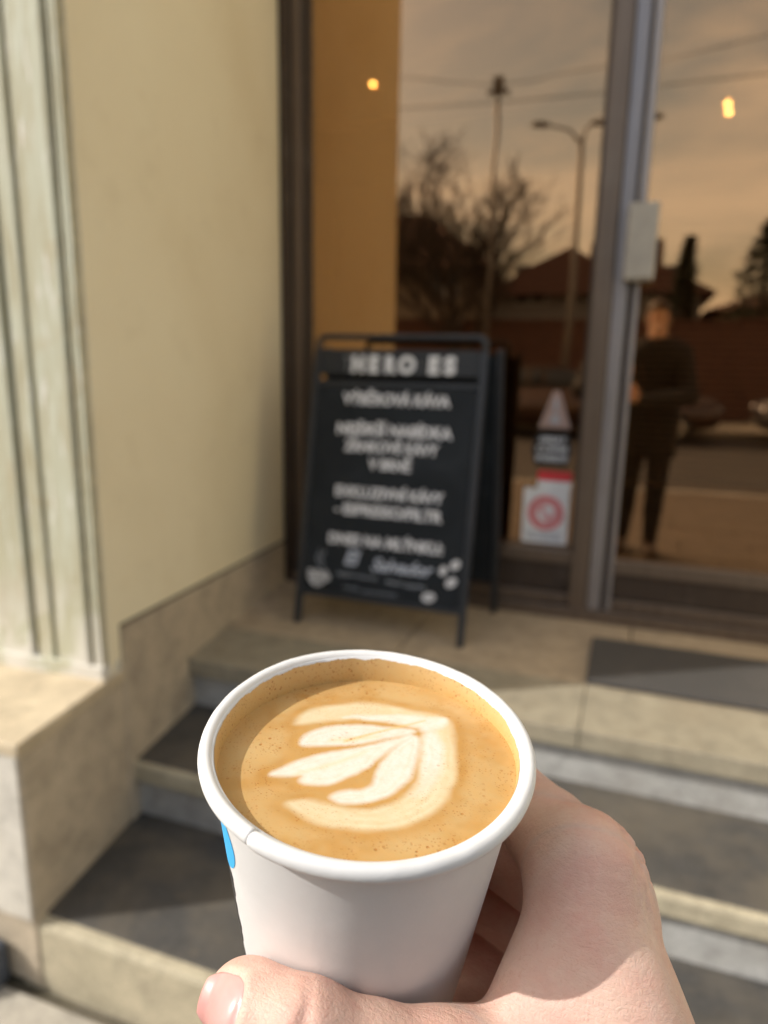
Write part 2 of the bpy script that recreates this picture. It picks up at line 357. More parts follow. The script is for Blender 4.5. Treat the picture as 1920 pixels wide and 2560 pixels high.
# first step: solid kerb stone with a dark top coat
stair_slab('step_stone', -1.165, 0.1, 0.957, 1.40, -0.08, 0.158, M['nosing'], 0.012)
stair_slab('step_stone', 0.106, RX, 0.957, 1.40, -0.08, 0.158, M['nosing'], 0.012)
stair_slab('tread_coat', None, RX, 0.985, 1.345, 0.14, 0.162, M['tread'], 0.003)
stair_slab('riser', None, RX, 1.345, 1.42, 0.10, 0.268, M['riser'], 0.0)
stair_slab('step_stone', None, 0.02, 1.322, 1.70, 0.266, 0.318, M['nosing'], 0.009)
stair_slab('step_stone', 0.026, RX, 1.322, 1.70, 0.266, 0.318, M['nosing'], 0.009)
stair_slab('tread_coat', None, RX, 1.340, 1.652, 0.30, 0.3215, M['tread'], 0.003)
stair_slab('riser', None, RX, 1.652, 1.72, 0.26, 0.428, M['riser'], 0.0)
for a, b in ((None, -0.72), (-0.7185, -0.053), (-0.0515, 0.60), (0.6015, RX)):
    stair_slab('landing_slab', a, b, 1.622, 1.884, 0.427, LAND, M['landing'], 0.004)
for a, b in ((None, -0.62), (-0.616, 0.06), (0.064, 0.6), (0.604, RX)):
    stair_slab('landing_slab', a, b, 1.888, 2.62, 0.30, LAND-0.001, M['landing_back'], 0.003)
stair_slab('step_core', -1.45, RX, 1.43, 2.6, -0.10, 0.262, M['soil'], 0.0)
# ------------------------------------------------------------------ cafe building
bl = empty('cafe_building', (0, 2.5, 0), 'yellow plastered building front with recessed shop entrance and peeling pilaster', 'building')
bpy.context.view_layer.update()
def keep(o, p): o.parent = p; o.matrix_parent_inverse = p.matrix_world.inverted(); return o
TOP = 5.6
# the splayed yellow reveal, set a little behind the plinth
def WL(Y, off): return XL(Y)-off
keep(prism('reveal_wall', [(WL(1.262, 0.003), 1.262), (WL(2.60, 0.003), 2.60), (-2.2, 2.60), (-2.2, 1.262)], 0.595, TOP, M['yellow']), bl)
keep(prism('skirting', [(WL(1.306, -0.002), 1.306), (WL(2.43, -0.002), 2.43), (WL(2.43, 0.06), 2.43), (WL(1.306, 0.06), 1.306)], 0.10, 0.7, M['block'], None, 0.004, [0.697, 0.636, 0.636, 0.697]), bl)
keep(prism('skirting_shade_strip', [(WL(1.306, 0.001), 1.306), (WL(2.43, 0.001), 2.43), (WL(2.43, 0.05), 2.43), (WL(1.306, 0.05), 1.306)], 0.60, 0.7, M['soil'], None, 0.0, [0.706, 0.645, 0.645, 0.706]), bl)  # dark strip standing in for the shadow line along the skirting top
# pilaster: moulded profile extruded upwards
pil = keep(prism('pilaster', [(-1.131, 1.262), (-1.131, 1.2485), (-1.60, 1.2485), (-1.60, 1.262)], 0.60, TOP, M['pilaster_old']), bl)
pil.location.x -= 0.012
for x0, x1, yf, bv in ((-1.1425, -1.1312, 1.2435, 0.0015), (-1.1545, -1.1475, 1.2455, 0.001), (-1.252, -1.1660, 1.238, 0.0045), (-1.2655, -1.257, 1.2445, 0.0015), (-1.318, -1.2745, 1.239, 0.0045), (-1.328, -1.322, 1.2455, 0.001), (-1.60, -1.334, 1.232, 0.005)):
    o = prism('moulding', [(x0, 1.2480), (x0, yf), (x1, yf), (x1, 1.2480)], 0.605, TOP, M['pilaster'], None, bv); o.parent = pil
keep(prism('pilaster_base', [(-1.138, 1.30), (-1.138, 1.236), (-1.245, 1.229), (-1.36, 1.219), (-1.61, 1.215), (-1.61, 1.30)], 0.585, 0.620, M['pilaster'], None, 0.004), bl)
keep(box('front_wall', -9, -1.60, 1.23, 1.60, 0.0, TOP, M['yellow']), bl)
keep(box('front_wall', RX+0.45, 9, 1.23, 1.60, 0.0, TOP, M['yellow']), bl)
keep(box('reveal_wall', RX+0.01, RX+0.45, 1.235, 2.7, 0.0, TOP, M['yellow']), bl)  # right reveal, out of view, added and set near to bounce sun leftwards
keep(box('lintel', -1.26, RX, 2.33, 2.72, 3.02, TOP, M['yellow']), bl)
# cheek block beside the steps
ck = empty('cheek_block', (-1.4, 1.1, 0), 'sunlit beige stone cheek block at the foot of the pilaster', 'stone block')
bpy.context.view_layer.update()
keep(prism('block_body', [(XL(0.95)-0.004, 0.952), (XL(1.33)-0.004, 1.33), (-2.1, 1.33), (-2.1, 0.952)], 0.0, 0.556, M['block'], None, 0.006), ck)
keep(prism('cap_slab', [(XL(0.94)+0.001, 0.943), (XL(1.34)+0.001, 1.34), (-2.1, 1.34), (-2.1, 0.943)], 0.557, 0.588, M['block_top'], None, 0.005), ck)
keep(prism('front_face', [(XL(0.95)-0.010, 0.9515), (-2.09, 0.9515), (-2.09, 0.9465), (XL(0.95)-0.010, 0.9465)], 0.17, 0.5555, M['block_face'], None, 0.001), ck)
# dark metal shoe at the corner of the block
dk = empty('drain_shoe', (-1.22, 0.9, 0), 'small dark metal drain shoe on the pavement at the block corner', 'drain')
bpy.context.view_layer.update()
keep(prism('shoe_body', [(-1.285, 0.945), (-1.285, 0.885), (-1.195, 0.885), (-1.178, 0.905), (-1.178, 0.945)], 0.003, 0.105, M['blob_grey'], None, 0.012), dk)
keep(prism('spout_lip', [(-1.27, 0.887), (-1.27, 0.872), (-1.20, 0.872), (-1.20, 0.887)], 0.015, 0.06, M['blob_grey'], None, 0.004), dk)

# ------------------------------------------------------------------ shop front
FY = 2.41
sf = empty('shopfront', (-0.3, FY, LAND), 'bronze aluminium glazed shop door and window with brown mirrored panes', 'shopfront')
bpy.context.view_layer.update()
def sb(name, x0, x1, y0, y1, z0, z1, mat, bev=0.003): return keep(box(name, x0, x1, y0, y1, z0, z1, mat, None, bev), sf)
TOPZ = 3.02
sb('jamb', -1.262, -1.222, FY-0.005, FY+0.10, LAND, TOPZ, M['bronze_dark'])
sb('jamb', -1.221, -1.185, FY+0.012, FY+0.10, LAND, TOPZ, M['bronze'])
sb('glazing_bead', -1.1845, -1.148, FY+0.024, FY+0.07, 0.715, TOPZ-0.06, M['bronze_dark'], 0.002)
sb('mullion', -0.150, -0.092, FY-0.022, FY+0.10, LAND+0.041, TOPZ, M['bronze'])
sb('mullion', -0.090, -0.046, FY-0.006, FY+0.10, LAND+0.041, TOPZ, M['alu'])
sb('glazing_bead', -0.044, -0.030, FY+0.010, FY+0.09, LAND+0.041, TOPZ, M['bronze_dark'], 0.002)
sb('mullion', -0.028, -0.012, FY-0.003, FY+0.10, LAND+0.041, TOPZ, M['alu'])
sb('glazing_bead', -0.162, -0.151, FY+0.012, FY+0.07, 0.715, TOPZ-0.06, M['bronze_dark'], 0.002)
sb('jamb', 1.02, RX, FY-0.02, FY+0.10, LAND+0.041, TOPZ, M['bronze'])
for x0, x1, zt in ((-1.184, -0.151, 0.715), (-0.011, 1.019, 0.700)):
    sb('bottom_rail', x0, x1, FY+0.004, FY+0.085, zt-0.045, zt, M['bronze'])
    sb('kick_panel', x0, x1, FY+0.022, FY+0.07, LAND+0.083, zt-0.046, M['bronze_dark'])
    sb('bottom_rail', x0, x1, FY+0.006, FY+0.085, LAND+0.041, LAND+0.082, M['bronze'])
    sb('top_rail', x0, x1, FY+0.004, FY+0.085, TOPZ-0.06, TOPZ, M['bronze'])
sb('threshold', -1.222, 1.019, FY-0.018, FY+0.12, LAND-0.004, LAND+0.040, M['bronze'])
for x0, x1, zt in ((-1.165, -0.155, 0.715), (-0.012, 1.02, 0.700)):
    pn_ = box('pane', x0, x1, FY+0.040, FY+0.048, zt-0.004, TOPZ-0.055, M['glass'])
    if x0 < -1:      # the old left pane sits a little out of square in its frame
        c_ = Matrix.Translation(((x0+x1)/2, FY+0.044, 0)); pn_.data.transform(Matrix.Translation((0, 0.008, 0)) @ c_ @ Matrix.Rotation(radians(2.2), 4, 'Z') @ c_.inverted())
    keep(pn_, sf)
lb = sb('lock_box', -0.062, 0.026, FY-0.062, FY-0.002, 1.607, 1.829, M['lockbox'], 0.006)
hp = sb('pull_bar', -0.036, -0.014, FY-0.050, FY-0.020, 1.829, 2.9, M['alu'], 0.005)

# blinds just behind the panes
def blind(label, x0, x1, ztop, zbot):
    e = empty('venetian_blind', ((x0+x1)/2, FY+0.11, ztop), label, 'blind')
    bpy.context.view_layer.update()
    me = None; z = ztop-0.05; i = 0
    keep(box('head_rail', x0, x1, FY+0.10, FY+0.13, ztop-0.03, ztop, M['slat'], None, 0.003), e)
    while z > zbot:
        if me is None:
            bm = bmesh.new(); w = (x1-x0)/2
            prof = [(-0.0125, -0.006), (0, 0.0015), (0.0125, 0.005)]
            a = [bm.verts.new((-w, p[0], p[1])) for p in prof]; b = [bm.verts.new((w, p[0], p[1])) for p in prof]
            for k in range(2): bm.faces.new([a[k], b[k], b[k+1], a[k+1]])
            me = bpy.data.meshes.new('slat'); bm.to_mesh(me); bm.free(); me.materials.append(M['slat'])
        o = bpy.data.objects.new('slat', me); COL.objects.link(o); o.parent = e
        o.location = (0, 0.004, z-ztop); z -= 0.0215; i += 1
    keep(box('bottom_rail', x0, x1, FY+0.102, FY+0.126, zbot-0.035, zbot-0.012, M['slat'], None, 0.003), e)
blind('half raised pale venetian blind behind the left pane', -1.15, -0.17, 2.96, 2.20)
blind('lowered pale venetian blind behind the right door pane', 0.0, 1.01, 2.96, 0.98)

# cafe interior
def strct(name, *a, **k): return tag(box(name, *a, **k), kind='structure')
strct('interior_floor', -3.5, 3.5, 2.63, 8.0, 0.40, LAND, M['interior_floor'])
strct('interior_wall', -3.5, 3.5, 8.0, 8.1, LAND, 3.3, M['interior'])
strct('interior_wall', -3.6, -3.5, 2.73, 8.1, LAND, 3.3, M['interior'])
strct('interior_wall', 3.5, 3.6, 2.73, 8.1, LAND, 3.3, M['interior'])
strct('ceiling', -3.6, 3.6, 2.73, 8.1, 3.3, 3.4, M['interior'])
def pendant(x, y, z, label, twin=False):
    e = empty('pendant_lamp', (x, y, z), label, 'lamp', 'bare pendant bulbs inside the cafe')
    tube_obj('cord', [(0, 0, 0.06), (0, 0, 3.3-z)], 0.004, M['st_black'], e, 6)
    tube_obj('socket', [(0, 0, 0.025), (0, 0, 0.07)], 0.016, M['st_black'], e, 10)
    bm = bmesh.new(); bmesh.ops.create_uvsphere(bm, u_segments=16, v_segments=10, radius=0.014); bm_obj('bulb', bm, M['bulb'], e, True)
pendant(-1.363, 3.6, 2.70, 'warm pendant bulb seen through the left pane')
pendant(0.273, 3.6, 2.463, 'warm pendant bulb behind the blind, the upper of the pair')
pendant(0.292, 3.75, 2.475, 'warm pendant bulb behind the blind, the lower of the pair')
# counter
cn = empty('counter', (-0.2, 5.6, LAND), 'dark wooden serving counter inside the cafe behind the glass', 'counter')
bpy.context.view_layer.update()
keep(box('counter_front', -2.4, 1.8, 5.4, 5.46, LAND, 1.5, M['interior_floor'], None, 0.004), cn)
keep(box('counter_top', -2.45, 1.85, 5.35, 6.0, 1.501, 1.54, M['interior'], None, 0.006), cn)

# stickers on the outside of the left pane
SY = FY+0.0578
def flat(name, pts, mat, y=SY, th=0.0012, parent=None):
    """outline in the plane of the glass, pushed out towards the street"""
    bm = bmesh.new(); n = len(pts)
    a = [bm.verts.new((p[0], y, p[1])) for p in pts]; b = [bm.verts.new((p[0], y-th, p[1])) for p in pts]
    bm.faces.new(a); bm.faces.new(b[::-1])
    for i in range(n): bm.faces.new([a[i], a[(i+1) % n], b[(i+1) % n], b[i]])
    o = bm_obj(name, bm, mat)
    if parent is not None: keep(o, parent)
    return o
def rr(x0, x1, z0, z1, r=0.006):
    pts = []
    for cx, cz, a0 in ((x1-r, z1-r, 0), (x0+r, z1-r, 90), (x0+r, z0+r, 180), (x1-r, z0+r, 270)):
        for k in range(5): a = radians(a0+k*22.5); pts.append((cx+r*cos(a), cz+r*sin(a)))
    return pts
def circ(cx, cz, rad, n=40): return [(cx+rad*cos(2*pi*k/n), cz+rad*sin(2*pi*k/n)) for k in range(n)]
def text(name, body, size, mat, mat_world, parent, width=None, bold=0.0, align='CENTER', extr=0.0006, shear=0.0, space=1.0):
    cu = bpy.data.curves.new(name, 'FONT'); cu.body = body; cu.size = size; cu.align_x = align; cu.align_y = 'CENTER'
    cu.offset = bold; cu.extrude = extr; cu.shear = shear; cu.space_character = space; cu.resolution_u = 3
    cu.materials.append(mat)
    o = bpy.data.objects.new(name, cu); COL.objects.link(o); o.matrix_world = mat_world
    bpy.context.view_layer.update()
    if width and o.dimensions.x > 0:
        s = width/o.dimensions.x; o.matrix_world = mat_world @ Matrix.Diagonal((s, 1, 1, 1))
    bpy.context.view_layer.update()
    me = bpy.data.meshes.new_from_object(o.evaluated_get(bpy.context.evaluated_depsgraph_get()))
    mo = bpy.data.objects.new(name, me); COL.objects.link(mo); mo.matrix_world = o.matrix_world.copy()
    bpy.data.objects.remove(o); bpy.data.curves.remove(cu)
    if not me.materials: me.materials.append(mat)
    bpy.context.view_layer.update()
    if parent is not None: keep(mo, parent)
    return mo
def on_glass(x, z, y): return Matrix.Translation((x, y, z)) @ Matrix.Rotation(pi/2, 4, 'X')
n1 = empty('notice', (-0.257, SY, 0.82), 'white notice with a pink prohibition ring on the glass beside the door', 'sticker')
bpy.context.view_layer.update()
flat('sheet', rr(-0.337, -0.178, 0.724, 0.922), M['st_white'], SY, 0.0012, n1)
def ring(name, cx, cz, r0, r1, mat, y, parent, a0=0, a1=360, n=48):
    bm = bmesh.new(); o = [];
    for k in range(n+1):
        a = radians(a0+(a1-a0)*k/n); o.append([bm.verts.new((cx+r*cos(a), yy, cz+r*sin(a))) for r, yy in ((r0, y), (r1, y), (r1, y-0.0008), (r0, y-0.0008))])
    for k in range(n):
        for i in range(4): bm.faces.new([o[k][i], o[k][(i+1) % 4], o[k+1][(i+1) % 4], o[k+1][i]])
    return keep(bm_obj(name, bm, mat), parent)
ring('red_ring', -0.257, 0.835, 0.047, 0.063, M['st_ring'], SY-0.0013, n1)
flat('pink_disc', circ(-0.257, 0.835, 0.047), M['st_pink'], SY-0.0013, 0.0003, n1)
flat('white_figure', circ(-0.250, 0.842, 0.021), M['st_white'], SY-0.0017, 0.0005, n1)
flat('white_figure', [(-0.288, 0.838), (-0.275, 0.842), (-0.262, 0.812), (-0.250, 0.808), (-0.262, 0.800), (-0.282, 0.816)], M['st_white'], SY-0.0017, 0.0005, n1)
_a = radians(-45); _d = (cos(_a)*0.05, sin(_a)*0.05); _p = (0.0055*sin(_a)*-1, 0.0055*cos(_a))
flat('slash', [(-0.257-_d[0]-_p[0], 0.835-_d[1]-_p[1]), (-0.257+_d[0]-_p[0], 0.835+_d[1]-_p[1]), (-0.257+_d[0]+_p[0], 0.835+_d[1]+_p[1]), (-0.257-_d[0]+_p[0], 0.835-_d[1]+_p[1])], M['st_pink'], SY-0.0024, 0.0005, n1)
for k, (z, a, b) in enumerate(((0.760, -0.318, -0.198), (0.748, -0.312, -0.204), (0.738, -0.320, -0.196))):
    flat('text_line', [(a, z), (b, z), (b, z+0.005), (a, z+0.005)], M['st_grey'], SY-0.0013, 0.0003, n1)
n2 = empty('notice', (-0.235, SY, 0.95), 'small white notice with a red band above the ring notice', 'sticker')
bpy.context.view_layer.update()
flat('sheet', rr(-0.292, -0.176, 0.9235, 0.950, 0.003), M['st_white'], SY, 0.001, n2)
flat('red_band', rr(-0.292, -0.176, 0.951, 0.985, 0.003), M['st_red'], SY, 0.001, n2)
n3 = empty('coffee_badge', (-0.25, SY, 1.06), 'black badge with three lines of white lettering on the glass', 'sticker')
bpy.context.view_layer.update()
flat('badge', [(-0.320, 1.062), (-0.302, 1.118), (-0.200, 1.118), (-0.180, 1.062), (-0.196, 1.004), (-0.306, 1.004)], M['st_black'], SY, 0.001, n3)
for k, (s, z) in enumerate((('GREAT', 1.094), ('COFFEE', 1.062), ('INSIDE', 1.030))):
    text('lettering', s, 0.028, M['paint_white'], on_glass(-0.250, z, SY-0.0022), n3, 0.090 if k == 0 else 0.106, 0.0009)
n4 = empty('triangle_badge', (-0.247, SY, 1.19), 'faded pinkish triangular emblem above the black badge', 'sticker')
bpy.context.view_layer.update()
flat('emblem', [(-0.302, 1.135), (-0.192, 1.135), (-0.236, 1.262), (-0.258, 1.262)], M['st_brown'], SY, 0.001, n4)
flat('inner_mark', circ(-0.247, 1.165, 0.016, 20), M['st_grey'], SY-0.0011, 0.0004, n4)
flat('inner_mark', [(-0.253, 1.19), (-0.241, 1.19), (-0.241, 1.235), (-0.253, 1.235)], M['st_grey'], SY-0.0011, 0.0004, n4)

# door mat
mt = box('door_mat', -0.056, 0.98, 1.884, 2.218, LAND+0.002, LAND+0.018, M['mat'], None, 0.006)
tag(mt, 'dark grey pile door mat lying in front of the glass door', 'mat')

# ------------------------------------------------------------------ sandwich board
BO = Vector((-1.02, 2.0, LAND)); BU = Vector((0, 0.19, 0.96)).normalized(); BN = Vector((1, 0, 0)).cross(BU)   # BN points to the street
sgn = empty('sandwich_board', (BO.x+0.29, 2.17, LAND), 'black folding chalkboard sign with white lettering standing on the landing', 'sign')
bpy.context.view_layer.update()
BM = Matrix(((1, BU.x, BN.x, BO.x), (0, BU.y, BN.y, BO.y), (0, BU.z, BN.z, BO.z), (0, 0, 0, 1)))
def bbx(name, s0, s1, t0, t1, n0, n1, mat, bev=0.003):
    bm = bmesh.new(); bbox(bm, s0, s1, t0, t1, n0, n1)
    if bev: bmesh.ops.bevel(bm, geom=bm.edges[:], offset=bev, segments=2, profile=0.5, affect='EDGES')
    bm.transform(BM); return keep(bm_obj(name, bm, mat), sgn)
W_, H_ = 0.587, 0.978
bbx('leg', 0.0, 0.022, 0.0, 0.925, -0.022, 0.0, M['black_metal'])
bbx('leg', W_-0.022, W_, 0.0, 0.925, -0.022, 0.0, M['black_metal'])
# rounded carrying bow on top
bm = bmesh.new(); pts = [(0.011, 0.92, -0.011), (0.011, 0.945, -0.011)]
for k in range(7): a = radians(180-15*k); pts.append((0.036+0.025*cos(a), 0.942+0.025*sin(a), -0.011))
for k in range(7): a = radians(90-15*k); pts.append((W_-0.036+0.025*cos(a), 0.942+0.025*sin(a), -0.011))
pts += [(W_-0.011, 0.92, -0.011)]
tube(bm, pts, 0.0105, 10); bm.transform(BM); keep(bm_obj('carrying_bow', bm, M['black_metal'], None, True), sgn)
bbx('header_panel', 0.0225, W_-0.0225, 0.842, 0.926, -0.016, -0.006, M['board_header'])
bbx('cross_rail', 0.0225, W_-0.0225, 0.806, 0.822, -0.020, -0.002, M['black_metal'])
bbx('chalk_panel', 0.0225, W_-0.0225, 0.118, 0.805, -0.014, -0.005, M['board'])
bbx('cross_rail', 0.0225, W_-0.0225, 0.100, 0.117, -0.020, -0.001, M['black_metal'])
# back leaf of the A
BOb = Vector((-1.02, 2.345, LAND)); BUb = (Vector((0, 2.20, LAND+0.962))-Vector((0, 2.345, LAND))).normalized(); BNb = Vector((1, 0, 0)).cross(BUb)
BMb = Matrix(((1, BUb.x, BNb.x, BOb.x), (0, BUb.y, BNb.y, BOb.y), (0, BUb.z, BNb.z, BOb.z), (0, 0, 0, 1)))
def bbk(name, s0, s1, t0, t1, n0, n1, mat, bev=0.003):
    bm = bmesh.new(); bbox(bm, s0, s1, t0, t1, n0, n1)
    if bev: bmesh.ops.bevel(bm, geom=bm.edges[:], offset=bev, segments=2, profile=0.5, affect='EDGES')
    bm.transform(BMb); return keep(bm_obj(name, bm, mat), sgn)
bbk('leg', 0.0+0.02, 0.042, 0.0, 0.92, -0.022, 0.0, M['black_metal']); bbk('leg', W_+0.02, W_+0.042, 0.0, 0.92, -0.022, 0.0, M['black_metal'])
bbk('back_panel', 0.0425, W_+0.0195, 0.118, 0.90, -0.014, -0.005, M['board'])
keep(tube_obj('stay', [(-0.76, 2.05, LAND+0.20), (-0.74, 2.19, LAND+0.06), (-0.72, 2.31, LAND+0.19)], 0.006, M['black_metal']), sgn)
def on_board(s, t, n=-0.0042): return BM @ Matrix.Translation((s, t, n))
HN = -0.0052
for ch, s, w, mat, bold in (('T', 0.119, 0.026, 'paint_grey', 0.0), ('H', 0.158, 0.044, 'paint_white', 0.0046), ('E', 0.212, 0.036, 'paint_white', 0.0046), ('R', 0.268, 0.040, 'paint_white', 0.0046),
                            ('O', 0.326, 0.060, 'paint_white', 0.0046), (':', 0.372, 0.008, 'paint_grey', 0.0), ('E', 0.415, 0.036, 'paint_white', 0.0046), ('S', 0.468, 0.040, 'paint_white', 0.0046)):
    text('lettering', ch, 0.072, M[mat], on_board(s, 0.8745, HN), sgn, w, bold)
for s, c, t, w, sz in (('V\u00ddB\u011aROV\u00c1 K\u00c1VA', 0.298, 0.762, 0.365, 0.050), ('NEJ\u0160IR\u0160\u00cd NAB\u00cdDKA', 0.297, 0.662, 0.392, 0.050), ('ZRNKOV\u00c9 K\u00c1VY', 0.294, 0.607, 0.322, 0.048),
                       ('V BRN\u011a', 0.298, 0.551, 0.145, 0.048), ('EXKLUZIVN\u00cd K\u00c1VY', 0.298, 0.456, 0.370, 0.048), ('- ESPRESSO/FILTR', 0.300, 0.398, 0.368, 0.048), ('DNES NA ML\u00ddNKU:', 0.300, 0.298, 0.392, 0.048)):
    text('lettering', s, sz, M['chalk'], on_board(c, t), sgn, w, 0.0019)
def strokes(name, lines, rad, mat):
    bm = bmesh.new()
    for ln in lines: tube(bm, [BM @ Vector((p[0], p[1], -0.0042)) for p in ln], rad, 5)
    return keep(bm_obj(name, bm, mat), sgn)
text('lettering', 'El', 0.066, M['chalk_blue'], on_board(0.188, 0.238), sgn, 0.056, 0.0024, shear=0.3)
text('lettering', 'Salvador', 0.058, M['chalk_blue'], on_board(0.362, 0.226), sgn, 0.21, 0.0016, shear=0.35)
sq = random.Random(5)
def scrib(s0, s1, t, amp): 
    n = int((s1-s0)/0.004); return [(s0+(s1-s0)*k/n, t+amp*sin(k*2.1)*sq.uniform(0.4, 1.0)) for k in range(n+1)]
strokes('chalk_scribble', [scrib(0.145, 0.215, 0.183, 0.010), scrib(0.222, 0.285, 0.181, 0.010)], 0.0011, M['chalk_blue'])
strokes('chalk_scribble', [scrib(0.318, 0.372, 0.175, 0.009), scrib(0.380, 0.448, 0.171, 0.010)], 0.0015, M['chalk_blue'])
strokes('chalk_scribble', [scrib(0.168, 0.225, 0.141, 0.008), scrib(0.235, 0.357, 0.135, 0.008)], 0.0009, M['chalk_blue'])
# drawn cup with steam, and coffee beans
cupl = [[(0.042+0.033*(1+cos(radians(180+a*12)))*1.0, 0.178+0.042*sin(radians(180+a*12))) for a in range(16)], [(0.040+0.0046*k, 0.182+0.004*sin(k)) for k in range(16)], [(0.050+0.004*k, 0.160) for k in range(12)], [(0.056+0.004*k, 0.148) for k in range(9)], [(0.108, 0.176), (0.118, 0.172), (0.116, 0.158), (0.102, 0.156)], [(0.048+0.0045*k, 0.170+0.004*sin(2*k)) for k in range(13)]]
strokes('drawn_cup', cupl, 0.0030, M['chalk'])
strokes('drawn_steam', [[(x+0.006*sin(k*0.9), 0.196+0.006*k) for k in range(11)] for x in (0.072, 0.088)], 0.0012, M['chalk_blue'])
def bean(s, t, r, ang):
    o = []
    for f in (1.0, 0.62):
        o.append([(s+r*f*(1.25*cos(a)*cos(ang)-0.8*sin(a)*sin(ang)), t+r*f*(1.25*cos(a)*sin(ang)+0.8*sin(a)*cos(ang))) for a in [2*pi*k/16 for k in range(17)]])
    o.append([(s+r*q*1.1*cos(ang)-0.15*r*sin(q*3)*sin(ang), t+r*q*1.1*sin(ang)+0.15*r*sin(q*3)*cos(ang)) for q in [-1+0.25*k for k in range(9)]])
    return strokes('drawn_bean', o, 0.0028, M['chalk'])
bean(0.540, 0.255, 0.013, 0.8); bean(0.503, 0.233, 0.011, 1.3); bean(0.532, 0.199, 0.014, 0.7); bean(0.463, 0.143, 0.016, 0.2)

# ------------------------------------------------------------------ cup and coffee
CP = Vector((-0.0531, 0.1434, 1.2599)); CN = Vector((0.0871, -0.119, 0.9891)).normalized()
CE1 = (Vector((0.9413, 0.3369, 0))-CN*CN.dot(Vector((0.9413, 0.3369, 0)))).normalized(); CE2 = CN.cross(CE1)
CM = Matrix(((CE1.x, CE2.x, CN.x, CP.x), (CE1.y, CE2.y, CN.y, CP.y), (CE1.z, CE2.z, CN.z, CP.z), (0, 0, 0, 1)))
CH = 0.092; R_TOP, R_BOT, WALL, BEAD = 0.0368, 0.0265, 0.0006, 0.0017
def r_out(t): return R_TOP+(R_BOT-R_TOP)*t/CH
cup = empty('paper_cup', (0, 0, 0), 'white paper takeaway cup held up in a hand in front of the shop', 'cup')
cup.matrix_world = CM @ Matrix.Translation((0, 0, -CH)); bpy.context.view_layer.update()
CUPI = cup.matrix_world.inverted()
def cupmesh(name, bm, mat, smooth=True, parent=None):
    bm.transform(Matrix.Translation((0, 0, CH))); return bm_obj(name, bm, mat, parent or cup, smooth)
SEAM = radians(-126)
def lathe(bm, prof, n=192, wob=0.0):
    rings = []
    for k in range(n):
        a = 2*pi*k/n
        rings.append([bm.verts.new((r*cos(a)*(1+wob*sin(2*a+0.6)), r*sin(a)*(1+wob*sin(2*a+0.6)), z)) for r, z in prof])
    for k in range(n):
        for i in range(len(prof)-1):
            bm.faces.new([rings[k][i], rings[(k+1) % n][i], rings[(k+1) % n][i+1], rings[k][i+1]])
bm = bmesh.new()
pr = [(r_out(t), -t) for t in np.linspace(-0.0009, CH, 24)] + [(r_out(CH)-0.0012, -CH), (r_out(CH)-0.0012, -CH+0.008)] + [(r_out(t)-WALL, -t) for t in np.linspace(CH-0.0085, -0.0009, 20)]
lathe(bm, pr+[pr[0]], 192, 0.004); cupmesh('cup_wall', bm, M['paper'])
bm = bmesh.new(); bmesh.ops.create_circle(bm, cap_ends=True, segments=96, radius=r_out(CH)-0.0008); bmesh.ops.translate(bm, verts=bm.verts, vec=(0, 0, -CH+0.0075)); cupmesh('cup_base', bm, M['paper'])
# rolled rim, its overlap starting at the seam
bm = bmesh.new(); NR, NS = 300, 20; rings = []
for k in range(NR+1):
    q = k/NR; a = SEAM+2*pi*q; b = BEAD*(1.05-0.06*q)*(1+0.02*noise.noise(Vector((cos(a)*6, sin(a)*6, 1.3))))
    if q < 0.007: b *= 0.84+20*q
    rc = R_TOP-WALL*0.5+BEAD*0.95+0.00025*(1-q); wb = 1+0.004*sin(2*a+0.6)
    zz = 0.00022*sin(3*a+1)+0.00012*noise.noise(Vector((cos(a)*9, sin(a)*9, 4)))
    rings.append([bm.verts.new(((rc+b*cos(p))*cos(a)*wb, (rc+b*cos(p))*sin(a)*wb, zz+b*1.12*sin(p))) for p in [2*pi*j/NS for j in range(NS)]])
for k in range(NR):
    for j in range(NS): bm.faces.new([rings[k][j], rings[k+1][j], rings[k+1][(j+1) % NS], rings[k][(j+1) % NS]])
bm.faces.new(rings[0][::-1]); bm.faces.new(rings[-1]); cupmesh('rolled_rim', bm, M['paper'])
# side print on the left of the cup
def decal(name, outline, mat, off=0.00012, n=24):
    """outline(u) gives (angle0, angle1) for height fraction; list of (t, a0, a1)"""
    bm = bmesh.new(); rows = []
    for t, a0, a1 in outline:
        aa = [radians(a0+(a1-a0)*k/n) for k in range(n+1)]
        rows.append([bm.verts.new(((r_out(t)*(1+0.004*sin(2*a+0.6))+off)*cos(a), (r_out(t)*(1+0.004*sin(2*a+0.6))+off)*sin(a), -t)) for a in aa])
    for i in range(len(rows)-1):
        for k in range(n): bm.faces.new([rows[i][k], rows[i][k+1], rows[i+1][k+1], rows[i+1][k]])
    return cupmesh(name, bm, mat)
decal('blue_print', [(0.003+0.0255*k/16, 178-30*sqrt(max(0, 1-(k/8-1)**2)), 184+33*sqrt(max(0, 1-(k/8-1)**2))-0.5) for k in range(17)], M['print_blue'])
decal('black_print', [(0.0265+0.058*k/40, 150, 207+0.8*sin(k*1.7)+1.2*sin(k*0.6)) for k in range(41)], M['print_black'])

